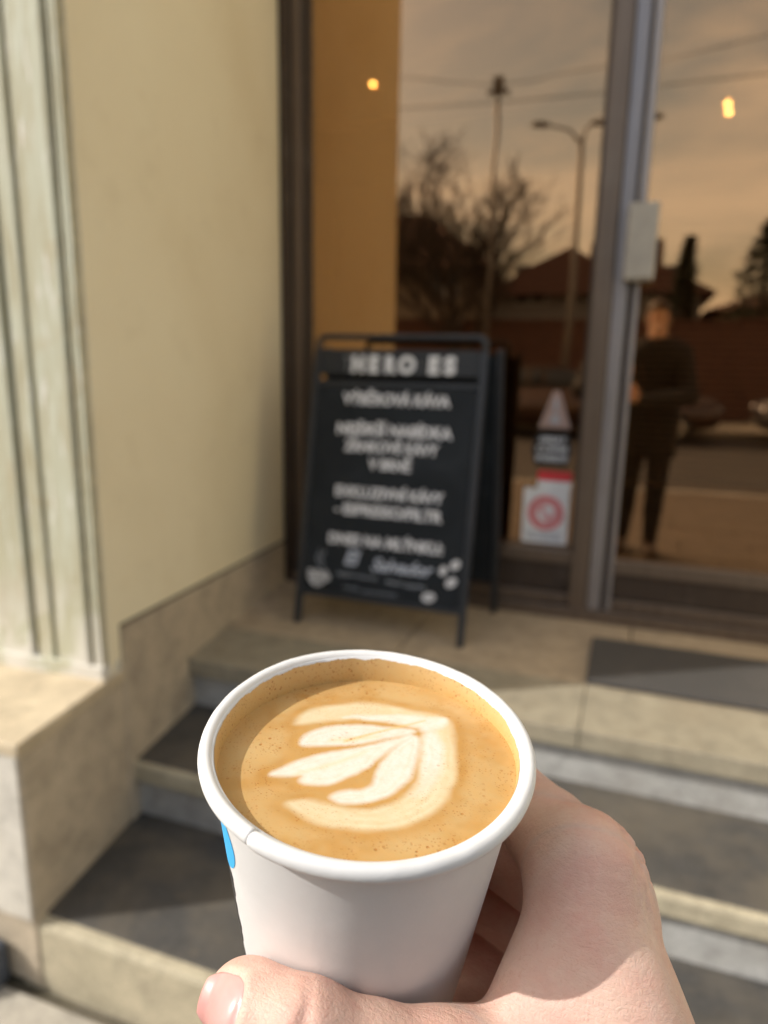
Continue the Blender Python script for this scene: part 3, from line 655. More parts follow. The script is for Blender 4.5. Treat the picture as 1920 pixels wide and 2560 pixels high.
# coffee
CC = CP-CN*0.0036; CNn = (CN*0.4+Vector((0, 0, 0.6))).normalized()
E1 = Vector((0.94129, 0.33694, -0.02106)); E1 = (E1-CNn*CNn.dot(E1)).normalized(); E2 = CNn.cross(E1)
POLY = dict(
 top_band=[(20.9, 17.1),(13.9, 19.3),(4.6, 22.7),(-3.0, 23.0),(-11.0, 21.0),(-16.4, 18.3),(-18.9, 13.7),(-19.2, 11.3),(-10.5, 13.9),(-1.5, 15.5),(7.6, 13.8),(14.1, 12.1),(18.4, 12.6)],
 top_white=[(20.8, 16.8),(13.8, 17.5),(5.8, 17.7),(-1.6, 17.3),(-8.2, 15.5),(-1.5, 15.5),(7.6, 13.8),(14.1, 11.9),(19.7, 13.8)],
 upper=[(14.1, 11.0),(6.4, 11.6),(-0.2, 12.4),(-7.4, 11.9),(-13.1, 9.8),(-16.0, 6.6),(-17.1, 3.6),(-15.6, 2.9),(-11.4, 3.1),(-6.9, 3.5),(-1.2, 4.7),(4.6, 7.2)],
 upper_streak=[(3.4, 8.0),(-2.4, 7.3),(-9.3, 6.0),(-9.8, 4.5),(-3.5, 5.0),(2.8, 6.9)],
 low=[(13.5, 10.6),(2.8, 4.4),(-3.4, 1.9),(-10.0, -0.1),(-16.3, -3.4),(-20.1, -7.5),(-22.8, -9.1),(-19.3, -9.6),(-14.6, -8.5),(-15.6, -11.4),(-13.2, -12.4),(-9.0, -11.9),(-4.0, -8.8),(0.2, -5.2),(4.5, 2.3)],
 low_streak=[(2.3, 2.7),(-6.5, -2.9),(-13.7, -6.8),(-18.2, -9.3),(-13.6, -7.8),(-5.3, -4.1)],
 mid=[(13.1, 9.2),(11.9, 1.8),(10.7, -5.5),(8.1, -11.9),(3.5, -16.1),(-2.0, -17.9),(-6.1, -17.8),(-8.2, -16.4),(-4.8, -13.9),(-0.7, -13.7),(2.4, -10.2),(3.3, -4.2),(5.1, 0.5),(9.2, 6.5)],
 right=[(14.9, 9.8),(13.7, 3.8),(13.4, -3.6),(12.1, -10.5),(9.6, -15.4),(12.2, -14.9),(15.0, -11.2),(17.3, -5.2),(18.1, 2.1),(17.3, 10.0)],
 halo=[(20.9, 17.1),(21.4, 7.1),(20.8, -3.3),(19.1, -11.8),(15.5, -18.9),(10.3, -23.4),(4.5, -25.6),(-1.3, -26.1),(-7.5, -24.9),(-13.1, -22.4),(-17.5, -18.9),(-14.6, -17.7),(-8.0, -19.2),(-0.4, -21.1),(4.5, -19.8),(9.6, -15.4),(12.1, -10.5),(13.4, -3.6),(13.7, 3.8),(14.9, 9.8),(17.3, 14.2)],
 tip=[(21.2, 17.7),(20.1, 12.2),(15.2, 9.8),(12.9, 11.0),(15.5, 14.6)])
def chaikin(p, it=2):
    p = np.array(p, float)
    for _ in range(it):
        q = np.roll(p, -1, 0); p = np.stack([0.75*p+0.25*q, 0.25*p+0.75*q], 1).reshape(-1, 2)
    return p
def poly_sd(px, py, poly):
    """signed distance (negative inside) of points to a polygon"""
    d = np.full(px.shape, 1e9); ins = np.zeros(px.shape, bool); q = np.roll(poly, -1, 0)
    for (ax, ay), (bx, by) in zip(poly, q):
        ex, ey = bx-ax, by-ay; L = ex*ex+ey*ey+1e-12
        t = np.clip(((px-ax)*ex+(py-ay)*ey)/L, 0, 1)
        d = np.minimum(d, (px-ax-t*ex)**2+(py-ay-t*ey)**2)
        c = ((ay > py) != (by > py)); xx = ax+(py-ay)/(by-ay if by != ay else 1e-9)*ex
        ins ^= c & (px < xx)
    d = np.sqrt(d); return np.where(ins, -d, d)
def vnoise(x, y, seed, f):
    """cheap smooth value noise"""
    rg = np.random.default_rng(seed); T = rg.random((64, 64)); X = x*f+17; Y = y*f+31
    i = np.floor(X).astype(int); j = np.floor(Y).astype(int); u = X-i; w = Y-j; u = u*u*(3-2*u); w = w*w*(3-2*w)
    g = lambda a, b: T[a % 64, b % 64]
    return (g(i, j)*(1-u)+g(i+1, j)*u)*(1-w)+(g(i, j+1)*(1-u)+g(i+1, j+1)*u)*w
NA, NRD = 420, 150
ang = np.linspace(0, 2*pi, NA, endpoint=False)
def wall_hit(a):
    """radius where the coffee plane meets the inner wall of the cup in direction a"""
    d = E1*cos(a)+E2*sin(a); lo, hi = 0.02, 0.05
    for _ in range(30):
        mid = (lo+hi)/2; p = CC+d*mid-CP; h = p.dot(CN); rr_ = (p-CN*h).length
        if rr_ < r_out(-h)-WALL+0.00015: lo = mid
        else: hi = mid
    return lo
RB = np.array([wall_hit(a) for a in ang])
fr_ = (np.arange(1, NRD+1)/NRD)**0.9
X = (fr_[:, None]*RB[None, :])*np.cos(ang)[None, :]*1000; Y = (fr_[:, None]*RB[None, :])*np.sin(ang)[None, :]*1000
wx = X+0.9*(vnoise(X, Y, 1, 0.25)-0.5)+0.2*(vnoise(X, Y, 2, 0.9)-0.5); wy = Y+0.9*(vnoise(X, Y, 3, 0.25)-0.5)+0.2*(vnoise(X, Y, 4, 0.9)-0.5)
S = {k: poly_sd(wx, wy, chaikin(v)) for k, v in POLY.items()}
def cov(k, soft, bias=0.0): return np.clip(0.5-(S[k]+bias)/soft, 0, 1)
crema = np.array([0.48, 0.300, 0.118]); dark = np.array([0.42, 0.22, 0.060]); light = np.array([0.53, 0.365, 0.165]); cream = np.array([0.655, 0.565, 0.375]); white = np.array([0.68, 0.64, 0.56])
def lerp(c, col, w): return c*(1-w[..., None])+col*w[..., None]
c = np.broadcast_to(crema, X.shape+(3,)).copy()
c = lerp(c, light, np.clip(1.6*(vnoise(X, Y, 5, 0.10)-0.35), 0, 1)*0.8)
c = lerp(c, dark, np.clip(2.2*(vnoise(X, Y, 6, 0.16)*0.7+vnoise(X, Y, 7, 0.5)*0.3-0.5), 0, 1)*0.8)
leaf = np.minimum.reduce([S[k] for k in ('top_band', 'upper', 'low', 'mid', 'right', 'halo')])
c = lerp(c, dark, np.exp(-((leaf-2.2)/1.8)**2)*0.75*(0.4+0.9*vnoise(X, Y, 8, 0.22)))
inner = np.clip(0.5-(poly_sd(wx, wy, chaikin([(21, 20), (4, 26), (-17, 21), (-21, -4), (-15, -17), (0, -21), (14, -15), (21, 0)]))+0.5)/1.5, 0, 1)
c = lerp(c, np.array([0.49, 0.285, 0.095]), inner*0.55)
streak = 0.5+0.5*np.sin(leaf*2.6+3*vnoise(X, Y, 9, 0.25))
c = lerp(c, cream, cov('halo', 2.2, -0.5)*(0.74+0.26*streak*vnoise(X, Y, 10, 0.2)))
c = lerp(c, cream, cov('top_band', 2.2)*0.85)
c = lerp(c, white, cov('top_white', 1.6)*0.92)
c = lerp(c, white, cov('right', 2.4, -0.5)*np.clip(0.5+(Y+12)/20, 0.4, 0.97))
c = lerp(c, white, cov('upper', 1.6, -0.35)*0.97); c = lerp(c, cream, cov('upper_streak', 1.8)*0.85)
c = lerp(c, white, cov('low', 1.6, -0.35)*0.97); c = lerp(c, cream, cov('low_streak', 1.6)*0.8)
c = lerp(c, white, cov('mid', 1.7, -0.35)*0.97); c = lerp(c, white, cov('tip', 1.6)*0.85)
tipline = poly_sd(X, Y, np.array([(15, 15.2), (3, 9.2), (-6, 4.5), (-6, 5.6), (3, 10.2), (15, 15.8)])); c = lerp(c, np.array([0.66, 0.44, 0.17]), np.clip(0.5-tipline/1.0, 0, 1)*0.75)
feather = np.clip(0.5+0.5*np.sin(leaf*4.2+5*vnoise(X, Y, 21, 0.3)), 0, 1)*np.clip(-leaf/1.2, 0, 1)*np.clip(1-(-leaf-0.2)/3.5, 0, 1)
c = lerp(c, cream*0.97, feather*0.38)
whiteness = np.clip((c[..., 2]-0.2)/0.4, 0, 1)
edge = np.clip((fr_[:, None]-0.86)/0.14, 0, 1)*np.ones_like(X)
c = lerp(c, np.array([0.52, 0.31, 0.105]), edge*0.45)
alpha = np.clip(1.0-0.8*whiteness, 0, 1)*(0.35+0.65*np.clip((vnoise(X, Y, 12, 0.12)-0.35)*2.5+edge, 0, 1))
men = 0.00045*np.exp(-((1-fr_)*RB.mean()/0.0009))
verts = [tuple(CC)]; Zr = 0.00006*(vnoise(X, Y, 13, 0.5)-0.5)
Px = np.array(CC)[None, None]+X[..., None]/1000*np.array(E1)+Y[..., None]/1000*np.array(E2)+(men[:, None]+Zr)[..., None]*np.array(CNn)
Pv = np.concatenate([np.array(CC)[None], Px.reshape(-1, 3)]); faces = []
for k in range(NA): faces.append((0, 1+k, 1+(k+1) % NA))
for i in range(NRD-1):
    for k in range(NA):
        k2 = (k+1) % NA; faces.append((1+i*NA+k, 1+(i+1)*NA+k, 1+(i+1)*NA+k2, 1+i*NA+k2))
def tint(o, rgb, a=None):
    at = o.data.color_attributes.new('tint', 'FLOAT_COLOR', 'POINT'); n = len(o.data.vertices)
    arr = np.ones((n, 4), np.float32); arr[:, :3] = rgb
    if a is not None: arr[:, 3] = a
    at.data.foreach_set('color', arr.ravel())
cf = mesh_obj('coffee', (Pv-np.array(CC)).tolist(), faces, M['coffee'], None, True); cf.location = CC
tint(cf, np.concatenate([c[0, :1], c.reshape(-1, 3)]), np.concatenate([[0.3], alpha.ravel()]))
tag(cf, 'latte in the cup with a white leaf poured into golden foam', 'coffee')
# foam film clinging to the inner wall above the coffee (part of the coffee)
vv_, ff_, cc_ = [], [], []; NFR = 10
for k in range(NA):
    a = ang[k]; p = CC+(E1*cos(a)+E2*sin(a))*RB[k]-CP; h0 = p.dot(CN); rad = (p-CN*h0); dirv = rad.normalized()
    top = 0.0007-0.0005*noise.noise(Vector((cos(a)*9, sin(a)*9, 2)))-0.0005*abs(noise.noise(Vector((cos(a)*30, sin(a)*30, 7))))
    for i in range(NFR):
        h = h0-0.0002+(max(top, h0+0.0003)-h0)*i/(NFR-1); off = 0.00035*(1-0.75*i/(NFR-1))
        vv_.append(CP+CN*h+dirv*((r_out(-h)-WALL)*(1+0.004*sin(2*(atan2(dirv.dot(CE2), dirv.dot(CE1)))+0.6))-off)-CC)
        w = i/(NFR-1); cc_.append(np.array([0.54, 0.335, 0.12])*(1-w)+np.array([0.62, 0.43, 0.20])*w)
for k in range(NA):
    for i in range(NFR-1):
        k2 = (k+1) % NA; ff_.append((k*NFR+i, k2*NFR+i, k2*NFR+i+1, k*NFR+i+1))
ffo = mesh_obj('foam_film', vv_, ff_, M['film'], cf, True); tint(ffo, np.array(cc_), np.ones(len(cc_)))

# ------------------------------------------------------------------ person: distance-field modelling
def surface_nets(val, org, h):
    s = val < 0; nx, ny, nz = val.shape
    cs = s[:-1, :-1, :-1].astype(np.int8)
    tot = np.zeros((nx-1, ny-1, nz-1), np.int8)
    for dx in (0, 1):
        for dy in (0, 1):
            for dz in (0, 1): tot += s[dx:nx-1+dx, dy:ny-1+dy, dz:nz-1+dz]
    I = np.nonzero((tot > 0) & (tot < 8)); n = len(I[0])
    cor = [(a, b, c_) for a in (0, 1) for b in (0, 1) for c_ in (0, 1)]
    V = {q: val[I[0]+q[0], I[1]+q[1], I[2]+q[2]] for q in cor}
    acc = np.zeros((n, 3)); cnt = np.zeros(n)
    for p in cor:
        for ax in range(3):
            if p[ax]: continue
            q = list(p); q[ax] = 1; q = tuple(q); m_ = (V[p] < 0) != (V[q] < 0)
            t = V[p]/np.where(m_, V[p]-V[q], 1)
            pos = np.zeros((n, 3)); pos[:] = p; pos[:, ax] += t
            acc += np.where(m_[:, None], pos, 0); cnt += m_
    vert = (np.stack(I, 1)+acc/cnt[:, None])*h+np.array(org)
    idx = -np.ones(tot.shape, np.int64); idx[I] = np.arange(n); F = []
    for ax in range(3):
        o1, o2 = (ax+1) % 3, (ax+2) % 3
        sl = [slice(None)]*3; sl[ax] = slice(0, -1); s2 = [slice(None)]*3; s2[ax] = slice(1, None)
        A = s[tuple(sl)]; B = s[tuple(s2)]; E = np.stack(np.nonzero(A != B), 1)
        E = E[(E[:, o1] > 0) & (E[:, o2] > 0) & (E[:, o1] < val.shape[o1]-1) & (E[:, o2] < val.shape[o2]-1)]
        fl = A[tuple(E.T)]
        def cell(d1, d2): q = E.copy(); q[:, o1] -= d1; q[:, o2] -= d2; return idx[tuple(q.T)]
        Q = np.stack([cell(1, 1), cell(0, 1), cell(0, 0), cell(1, 0)], 1)
        Q[~fl] = Q[~fl][:, ::-1]; F.append(Q)
    F = np.concatenate(F); F = F[(F >= 0).all(1)]
    return vert, F
class Field:
    def __init__(s, lo, hi, h):
        s.h = h; s.lo = np.array(lo, float); n = np.ceil((np.array(hi)-s.lo)/h).astype(int)+1
        s.ax = [(s.lo[i]+np.arange(n[i])*h).astype(np.float32) for i in range(3)]; s.shape = tuple(n)
    def new(s): return np.full(s.shape, 60.0*s.h if s.h > 0.1 else 1.0, np.float32)
    def cone(s, val, a, b, ra, rb, k, squash=None):
        a = np.array(a, float); b = np.array(b, float); R = max(ra, rb)+2*k+3*s.h
        lo = np.minimum(a, b)-R; hi = np.maximum(a, b)+R; sl = []
        for i in range(3):
            i0 = max(0, int((lo[i]-s.lo[i])/s.h)); i1 = min(s.shape[i], int((hi[i]-s.lo[i])/s.h)+2)
            if i1 <= i0: return
            sl.append(slice(i0, i1))
        x = s.ax[0][sl[0]][:, None, None]; y = s.ax[1][sl[1]][None, :, None]; z = s.ax[2][sl[2]][None, None, :]
        ab = b-a; L = float(ab@ab)+1e-12
        t = np.clip(((x-a[0])*ab[0]+(y-a[1])*ab[1]+(z-a[2])*ab[2])/L, 0, 1)
        qx, qy, qz = x-a[0]-t*ab[0], y-a[1]-t*ab[1], z-a[2]-t*ab[2]
        if squash is not None:      # flatten along a direction
            n_ = np.array(squash[0], float); n_ /= np.linalg.norm(n_); f = squash[1]
            d_ = qx*n_[0]+qy*n_[1]+qz*n_[2]; e = (1/f-1)*d_
            qx, qy, qz = qx+e*n_[0], qy+e*n_[1], qz+e*n_[2]
        d = np.sqrt(qx*qx+qy*qy+qz*qz)-(ra+t*(rb-ra))
        if squash is not None: d = d*(0.5+0.5*squash[1])
        v = val[tuple(sl)]
        if k > 0:
            hh = np.maximum(k-np.abs(v-d), 0)/k; val[tuple(sl)] = np.minimum(v, d)-hh*hh*k*0.25
        else: val[tuple(sl)] = np.minimum(v, d)
def smin(a, b, k): hh = np.maximum(k-np.abs(a-b), 0)/k; return np.minimum(a, b)-hh*hh*k*0.25

# --- right hand, millimetres, in the frame of the camera (HO, HX, HY, HZ)
HO = np.array([0.0, 0.0, 1.35])
HX, HY, HZ = np.array([0.94228399, 0.33428857, 0.01876247]), np.array([-0.08806432, 0.19338869, 0.97716196]), np.array([-0.32302562, 0.92241637, -0.21166597])
HB = np.stack([HX, HY, HZ])
def to_h(p): return HB @ (np.array(p)-HO)*1000
cpH = to_h(CP); cnH = HB @ np.array(CN)
e1H = np.array([1.0, 0, 0])-cnH*cnH[0]; e1H /= np.linalg.norm(e1H); nearH = np.cross(e1H, cnH)
if nearH[2] > 0: nearH = -nearH
def around(phi, t, R): return cpH-cnH*t+R*(sin(radians(phi))*e1H+cos(radians(phi))*nearH)
F = Field((-62, -200, 112), (106, -58, 246), 0.74)
# thumb
T3 = around(-35.5, 44.5, 41.0); T3b = around(-29, 43.5, 42.3); T2 = around(-14, 41.5, 42.6); T1 = around(26, 53, 46.5); T0 = np.array([42.5, -141.8, 138.])
I0 = np.array([50.3, -89.8, 173.]); I1 = np.array([38.5, -85.0, 211.]); I2 = np.array([12.0, -81, 219.]); I3 = np.array([-10, -82, 217.])
M0 = np.array([56.0, -107, 186.]); M1 = np.array([32.0, -104, 219.]); M2 = np.array([2.0, -103, 226.]); M3 = np.array([-20, -105, 217.])
R0_ = np.array([59.0, -131, 204.]); R1_ = np.array([29.0, -122, 224.]); R2_ = np.array([0.0, -121, 229.]); R3_ = np.array([-20, -122, 220.])
L0 = np.array([54.0, -147, 211.]); L1 = np.array([26.0, -140, 226.]); L2 = np.array([6.0, -139, 229.]); L3 = np.array([-10, -139, 225.])
CI = np.array([58.5, -136.3, 145.]); CMd = np.array([61, -150, 160.]); CR = np.array([63, -168, 187.]); CLt = np.array([58, -171, 195.])
WR = np.array([58.5, -165, 150.]); FA = np.array([98, -320, 70.])
fing = F.new()
f1 = F.new()
F.cone(f1, I0*0.55+I1*0.45, I1, 11.6, 10.2, 0); F.cone(f1, I0, I0*0.55+I1*0.45, 12.6, 11.6, 2); F.cone(f1, I1, I2, 9.9, 8.6, 2); F.cone(f1, I2, I3, 8.4, 7.0, 2)
fing = smin(fing, f1, 1.2)
for P_, rr_ in (((M0, M1, M2, M3), (11.5, 10.2, 9.0, 7.4)), ((R0_, R1_, R2_, R3_), (11.0, 9.8, 8.6, 7.0)), ((L0, L1, L2, L3), (10, 8.6, 7.6, 6.2))):
    fx = F.new()
    for i in range(3): F.cone(fx, P_[i], P_[i+1], rr_[i], rr_[i+1], 2)
    fing = smin(fing, fx, 1.2)
palm = F.new()
for a_, b_, ra, rb in ((I0, CI, 12.3, 13.0), (M0, CMd, 12.5, 14), (R0_, CR, 12.5, 14), (L0, CLt, 11.5, 13.5)):
    F.cone(palm, a_, b_, ra, rb, 9)
F.cone(palm, CI, WR, 15, 19, 10); F.cone(palm, CLt, WR, 14, 19, 10); F.cone(palm, WR, FA, 20, 27, 12)
F.cone(palm, I0, M0, 12, 12, 6); F.cone(palm, M0, R0_, 11.5, 11.5, 6)
F.cone(palm, L0, np.array([22, -163, 214.]), 13, 12, 8); F.cone(palm, CLt, np.array([22, -163, 210.]), 14, 13, 8)
F.cone(palm, I0+np.array([4.5, -6, -2]), I0+np.array([6, -9, -3]), 10.5, 10.5, 3)
# thumb metacarpal, thenar and the web towards the index finger
F.cone(palm, T0, T1, 16, 12.2, 10)
F.cone(palm, np.array([53, -146.7, 143.]), T0, 16, 16, 10)
F.cone(palm, T1+np.array([9, -1, 1]), np.array([43.6, -94.5, 168.]), 7.2, 7.6, 8)
F.cone(palm, T1+np.array([17, -9, -1]), np.array([47.5, -99.7, 160.]), 9.5, 10, 9)
F.cone(palm, T1+np.array([24, -17, -3]), np.array([52.2, -111, 154.]), 11, 11.8, 9)
F.cone(palm, T0+np.array([6, 6, 2]), np.array([54.8, -122.5, 149.]), 12.5, 12.5, 9)
th = F.new()
F.cone(th, T1, T1*0.5+T2*0.5, 12.0, 9.8, 3); F.cone(th, T1*0.5+T2*0.5, T2, 9.8, 9.9, 3)
F.cone(th, T2, T3b, 9.9, 9.8, 4); F.cone(th, T3b, T3, 9.9, 9.1, 3)
hand = smin(palm, fing, 7.0); hand = smin(hand, th, 6.0)
# knuckle lines
gx, gy, gz = F.ax[0][:, None, None], F.ax[1][None, :, None], F.ax[2][None, None, :]
def groove(p, d, width, depth, reach):
    p = np.array(p); d = np.array(d, float); d /= np.linalg.norm(d)
    q = (gx-p[0])*d[0]+(gy-p[1])*d[1]+(gz-p[2])*d[2]; r2 = (gx-p[0])**2+(gy-p[1])**2+(gz-p[2])**2
    return depth*np.exp(-(q/width)**2)*np.exp(-r2/reach**2)
thd = (T1-T2)/np.linalg.norm(T1-T2)
outw = (around(-14, 41.5, 60)-T2); outw /= np.linalg.norm(outw)
for s_, dp in ((-4.6, 0.8), (-2.0, 1.2), (0.4, 1.0), (2.6, 1.3), (5.2, 0.8)):
    hand = hand+groove(T2+outw*9+thd*s_+np.array([0, 3, 0]), thd+np.array([0.05*s_, 0.08*s_, 0]), 0.9, dp, 8).astype(np.float32)
idd = (I1-I0)/np.linalg.norm(I1-I0); kn = I0+np.array([11, 5, -1])
for s_, dp in ((-6.5, 0.5), (-3.0, 1.3), (0.6, 0.7), (3.6, 0.9), (7.0, 0.5)):
    hand = hand+groove(kn+idd*s_, idd+np.array([0, 0.06*s_, 0]), 1.0, dp, 8).astype(np.float32)
for p_, d_, w_, dp in (((61.0, -83.5, 171), (0.45, -0.86, 0.1), 0.9, 1.5), ((57.5, -79.5, 172), (0.62, -0.75, 0.1), 0.8, 0.7), ((53.5, -77.0, 173), (0.7, -0.66, 0.1), 0.8, 0.5), ((62.5, -88.5, 169), (0.3, -0.94, 0.1), 0.9, 0.8), ((58.0, -85.0, 165), (0.75, -0.5, 0.3), 0.8, 0.7), ((59.5, -92.0, 163), (0.9, -0.2, 0.3), 0.8, 0.6)):
    hand = hand+groove(p_, d_, w_, dp, 6.5).astype(np.float32)
# the cup presses the flesh flat
px_, py_, pz_ = gx-cpH[0], gy-cpH[1], gz-cpH[2]
tt = -(px_*cnH[0]+py_*cnH[1]+pz_*cnH[2]); rad_ = np.sqrt(np.maximum(px_**2+py_**2+pz_**2-tt**2, 0))
cupd = rad_-(R_TOP*1000+(R_BOT-R_TOP)*1000*tt/(CH*1000)+0.25)
cupd = np.maximum(cupd, tt-CH*1000-0.3)
hand = np.maximum(hand, -cupd.astype(np.float32))
na = (T3-T2)/np.linalg.norm(T3-T2); ray0 = T3/np.linalg.norm(T3)
nn_ = -ray0*0.80+np.array([-0.35, -0.10, -0.12]); nn_ -= na*(nn_@na); nn_ /= np.linalg.norm(nn_); nw = np.cross(na, nn_); cen = T3+na*0.3
qx, qy, qz = gx-cen[0], gy-cen[1], gz-cen[2]
ql = (qx*na[0]+qy*na[1]+qz*na[2])/0.92; qn = qx*nn_[0]+qy*nn_[1]+qz*nn_[2]; qs = np.arctan2(qx*nw[0]+qy*nw[1]+qz*nw[2], np.maximum(qn, 0.1))*8.6
hl = 6.4*np.sqrt(np.clip(1-np.clip((-ql-1.0)/6.7, 0, 1)**2, 0, 1))
msk = np.clip((hl+0.35-np.abs(qs))/0.9, 0, 1)*np.clip((ql+7.9)/0.9, 0, 1)*(qn > 2)
hand = hand+(0.62*msk*np.clip((8-ql)/3, 0, 1)).astype(np.float32)
hand = hand-(0.30*np.exp(-((np.abs(qs)-hl-1.3)/0.9)**2)*(qn > 2)*(ql > -9.5)*np.clip((5-ql)/3, 0, 1)).astype(np.float32)
hv, hf = surface_nets(hand, F.lo, F.h)
keepf = (hv[hf].min(1)[:, 1] > -199); hf = hf[keepf]
# smooth a little
def relax(v, f, it, lam=0.5):
    e = np.concatenate([f[:, [0, 1]], f[:, [1, 2]], f[:, [2, 3]], f[:, [3, 0]]]); e = np.concatenate([e, e[:, ::-1]])
    cnt = np.maximum(np.bincount(e[:, 0], minlength=len(v)), 1)[:, None]
    for _ in range(it):
        acc = np.stack([np.bincount(e[:, 0], v[e[:, 1], i], minlength=len(v)) for i in range(3)], 1)
        v = v+lam*(acc/cnt-v)
    return v
hv = relax(hv, hf, 3)
def sdist(p):
    q = (np.asarray(p)-F.lo)/F.h; i = np.clip(np.floor(q).astype(int), 0, np.array(F.shape)-2); u = q-i; o = 0
    for dx in (0, 1):
        for dy in (0, 1):
            for dz in (0, 1):
                w = (u[..., 0] if dx else 1-u[..., 0])*(u[..., 1] if dy else 1-u[..., 1])*(u[..., 2] if dz else 1-u[..., 2])
                o = o+w*hand[i[..., 0]+dx, i[..., 1]+dy, i[..., 2]+dz]
    return o
base_skin = np.array([0.645, 0.430, 0.335]); red = np.array([0.66, 0.30, 0.235]); pale = np.array([0.70, 0.52, 0.43])
col = np.broadcast_to(base_skin, hv.shape).copy()
def blot(p, rad, target, amt):
    global col
    w = amt*np.exp(-((hv-np.array(p))**2).sum(1)/rad**2); col = col*(1-w[:, None])+target*w[:, None]
blot(T2+outw*9, 8, red, 0.55); blot(T3, 12, red, 0.5); blot(kn, 9, red, 0.55); blot(I1, 18, red, 0.5); blot(np.array([37, -105, 152.]), 14, pale, 0.4); blot(T1+np.array([12, 2, 2]), 12, red, 0.45)
for P_ in (M1, R1_, L1, M0*0.5+M1*0.5): blot(P_, 20, red, 0.5)
hw = HO+hv/1000 @ HB

# --- body, metres
person = empty('person', (0.12, -0.42, 0), 'person in a dark coat and trousers holding out the cup, mirrored in the door glass', 'person')
bpy.context.view_layer.update()
PX, PY = 0.12, -0.45
wr = HO+(WR+(FA-WR)*0.18)/1000 @ HB
SHr, SHl = np.array([PX+0.175, PY-0.01, 1.44]), np.array([PX-0.175, PY-0.01, 1.44])
ELr = np.array([PX+0.235, PY+0.16, 1.155]); ELl = np.array([PX-0.27, PY+0.10, 1.18])
WRl = np.array([-0.035, -0.075, 1.285]); HDl = np.array([-0.010, -0.035, 1.335])
G = Field((PX-0.42, PY-0.30, -0.02), (PX+0.42, PY+0.62, 1.84), 0.011)
HIP = np.array([PX, PY, 0.94]); legs = {}
for s_ in (-1, 1):
    legs[s_] = (np.array([PX+s_*0.09, PY, 0.92]), np.array([PX+s_*0.095-0.01, PY+0.02+0.02*s_, 0.50]), np.array([PX+s_*0.10-0.02, PY-0.01+0.03*s_, 0.09]))
def torso(val, e):
    G.cone(val, (PX, PY, 0.95), (PX, PY, 1.12), 0.150+e, 0.135+e, 0.05, ((0, 1, 0), 0.72))
    G.cone(val, (PX, PY, 1.12), (PX, PY-0.005, 1.36), 0.135+e, 0.165+e, 0.05, ((0, 1, 0), 0.70))
    G.cone(val, SHl*0.7+SHr*0.3, SHr*0.7+SHl*0.3, 0.085+e, 0.085+e, 0.05)
def arms(val, e):
    for A, B, C_ in ((SHr, ELr, wr), (SHl, ELl, WRl)):
        G.cone(val, A, B, 0.056+e, 0.042+e, 0.03); G.cone(val, B, C_, 0.042+e, 0.029+e, 0.02)
def legf(val, e):
    for s_ in (-1, 1):
        a_, b_, c_ = legs[s_]; G.cone(val, a_, b_, 0.088+e, 0.058+e, 0.03); G.cone(val, b_, b_*0.6+c_*0.4+np.array([0, -0.015, 0]), 0.056+e, 0.056+e, 0.02); G.cone(val, b_*0.6+c_*0.4+np.array([0, -0.015, 0]), c_, 0.056+e, 0.038+e, 0.02)
bd = G.new(); torso(bd, 0); arms(bd, 0); legf(bd, 0)
HC = np.array([PX-0.005, PY+0.035, 1.66])
G.cone(bd, (PX, PY-0.005, 1.44), (PX, PY+0.015, 1.57), 0.060, 0.054, 0.03)
G.cone(bd, HC+np.array([0, 0.0, -0.055]), HC+np.array([0, -0.012, 0.035]), 0.070, 0.088, 0.03, ((1, 0, 0), 0.88))
G.cone(bd, HC+np.array([0, 0.075, -0.02]), HC+np.array([0, 0.092, -0.045]), 0.012, 0.017, 0.012)      # nose
G.cone(bd, HC+np.array([0, 0.055, -0.10]), HC+np.array([0, 0.050, -0.085]), 0.028, 0.032, 0.02)        # chin
for s_ in (-1, 1):
    G.cone(bd, HC+np.array([s_*0.078, -0.01, -0.02]), HC+np.array([s_*0.082, -0.015, 0.015]), 0.014, 0.017, 0.008, ((1, 0, 0), 0.5))
    G.cone(bd, HC+np.array([s_*0.030, 0.060, 0.010]), HC+np.array([s_*0.034, 0.058, 0.012]), 0.016, 0.016, 0.012)
    c_ = legs[s_][2]; G.cone(bd, c_-np.array([0, 0.02, 0.04]), c_+np.array([0.01*s_, 0.15, -0.055]), 0.036, 0.030, 0.02)
# left hand round the phone
G.cone(bd, WRl, HDl+np.array([0, -0.012, -0.02]), 0.030, 0.034, 0.02, ((0, 1, 0), 0.6))
for k in range(4): G.cone(bd, HDl+np.array([0.0, -0.012, -0.03+0.019*k]), HDl+np.array([0.045-0.003*abs(k-1.5), -0.004, -0.028+0.019*k]), 0.0105, 0.009, 0.006)
G.cone(bd, HDl+np.array([-0.02, -0.014, -0.02]), HDl+np.array([-0.040, -0.012, 0.030]), 0.013, 0.0105, 0.008)
bv, bf = surface_nets(bd, G.lo, G.h); bv = relax(bv, bf, 2)
allv = np.concatenate([hw, bv])-np.array(person.location); allf = np.concatenate([hf, bf+len(hw)])
bo = mesh_obj('body', allv.tolist(), allf.tolist(), M['skin'], person, True)
tint(bo, np.concatenate([col, np.broadcast_to(base_skin, bv.shape)]))
def cloth(name, fill, zlo, zhi, mat, holes=None):
    v_ = G.new(); fill(v_); z_ = G.ax[2][None, None, :]
    if zlo is not None: v_ = np.maximum(v_, (zlo-z_).astype(np.float32))
    if zhi is not None: v_ = np.maximum(v_, (z_-zhi).astype(np.float32))
    if holes is not None: v_ = holes(v_)
    a_, b_ = surface_nets(v_, G.lo, G.h); a_ = relax(a_, b_, 2)
    return mesh_obj(name, (a_-np.array(person.location)).tolist(), b_.tolist(), mat, person, True)
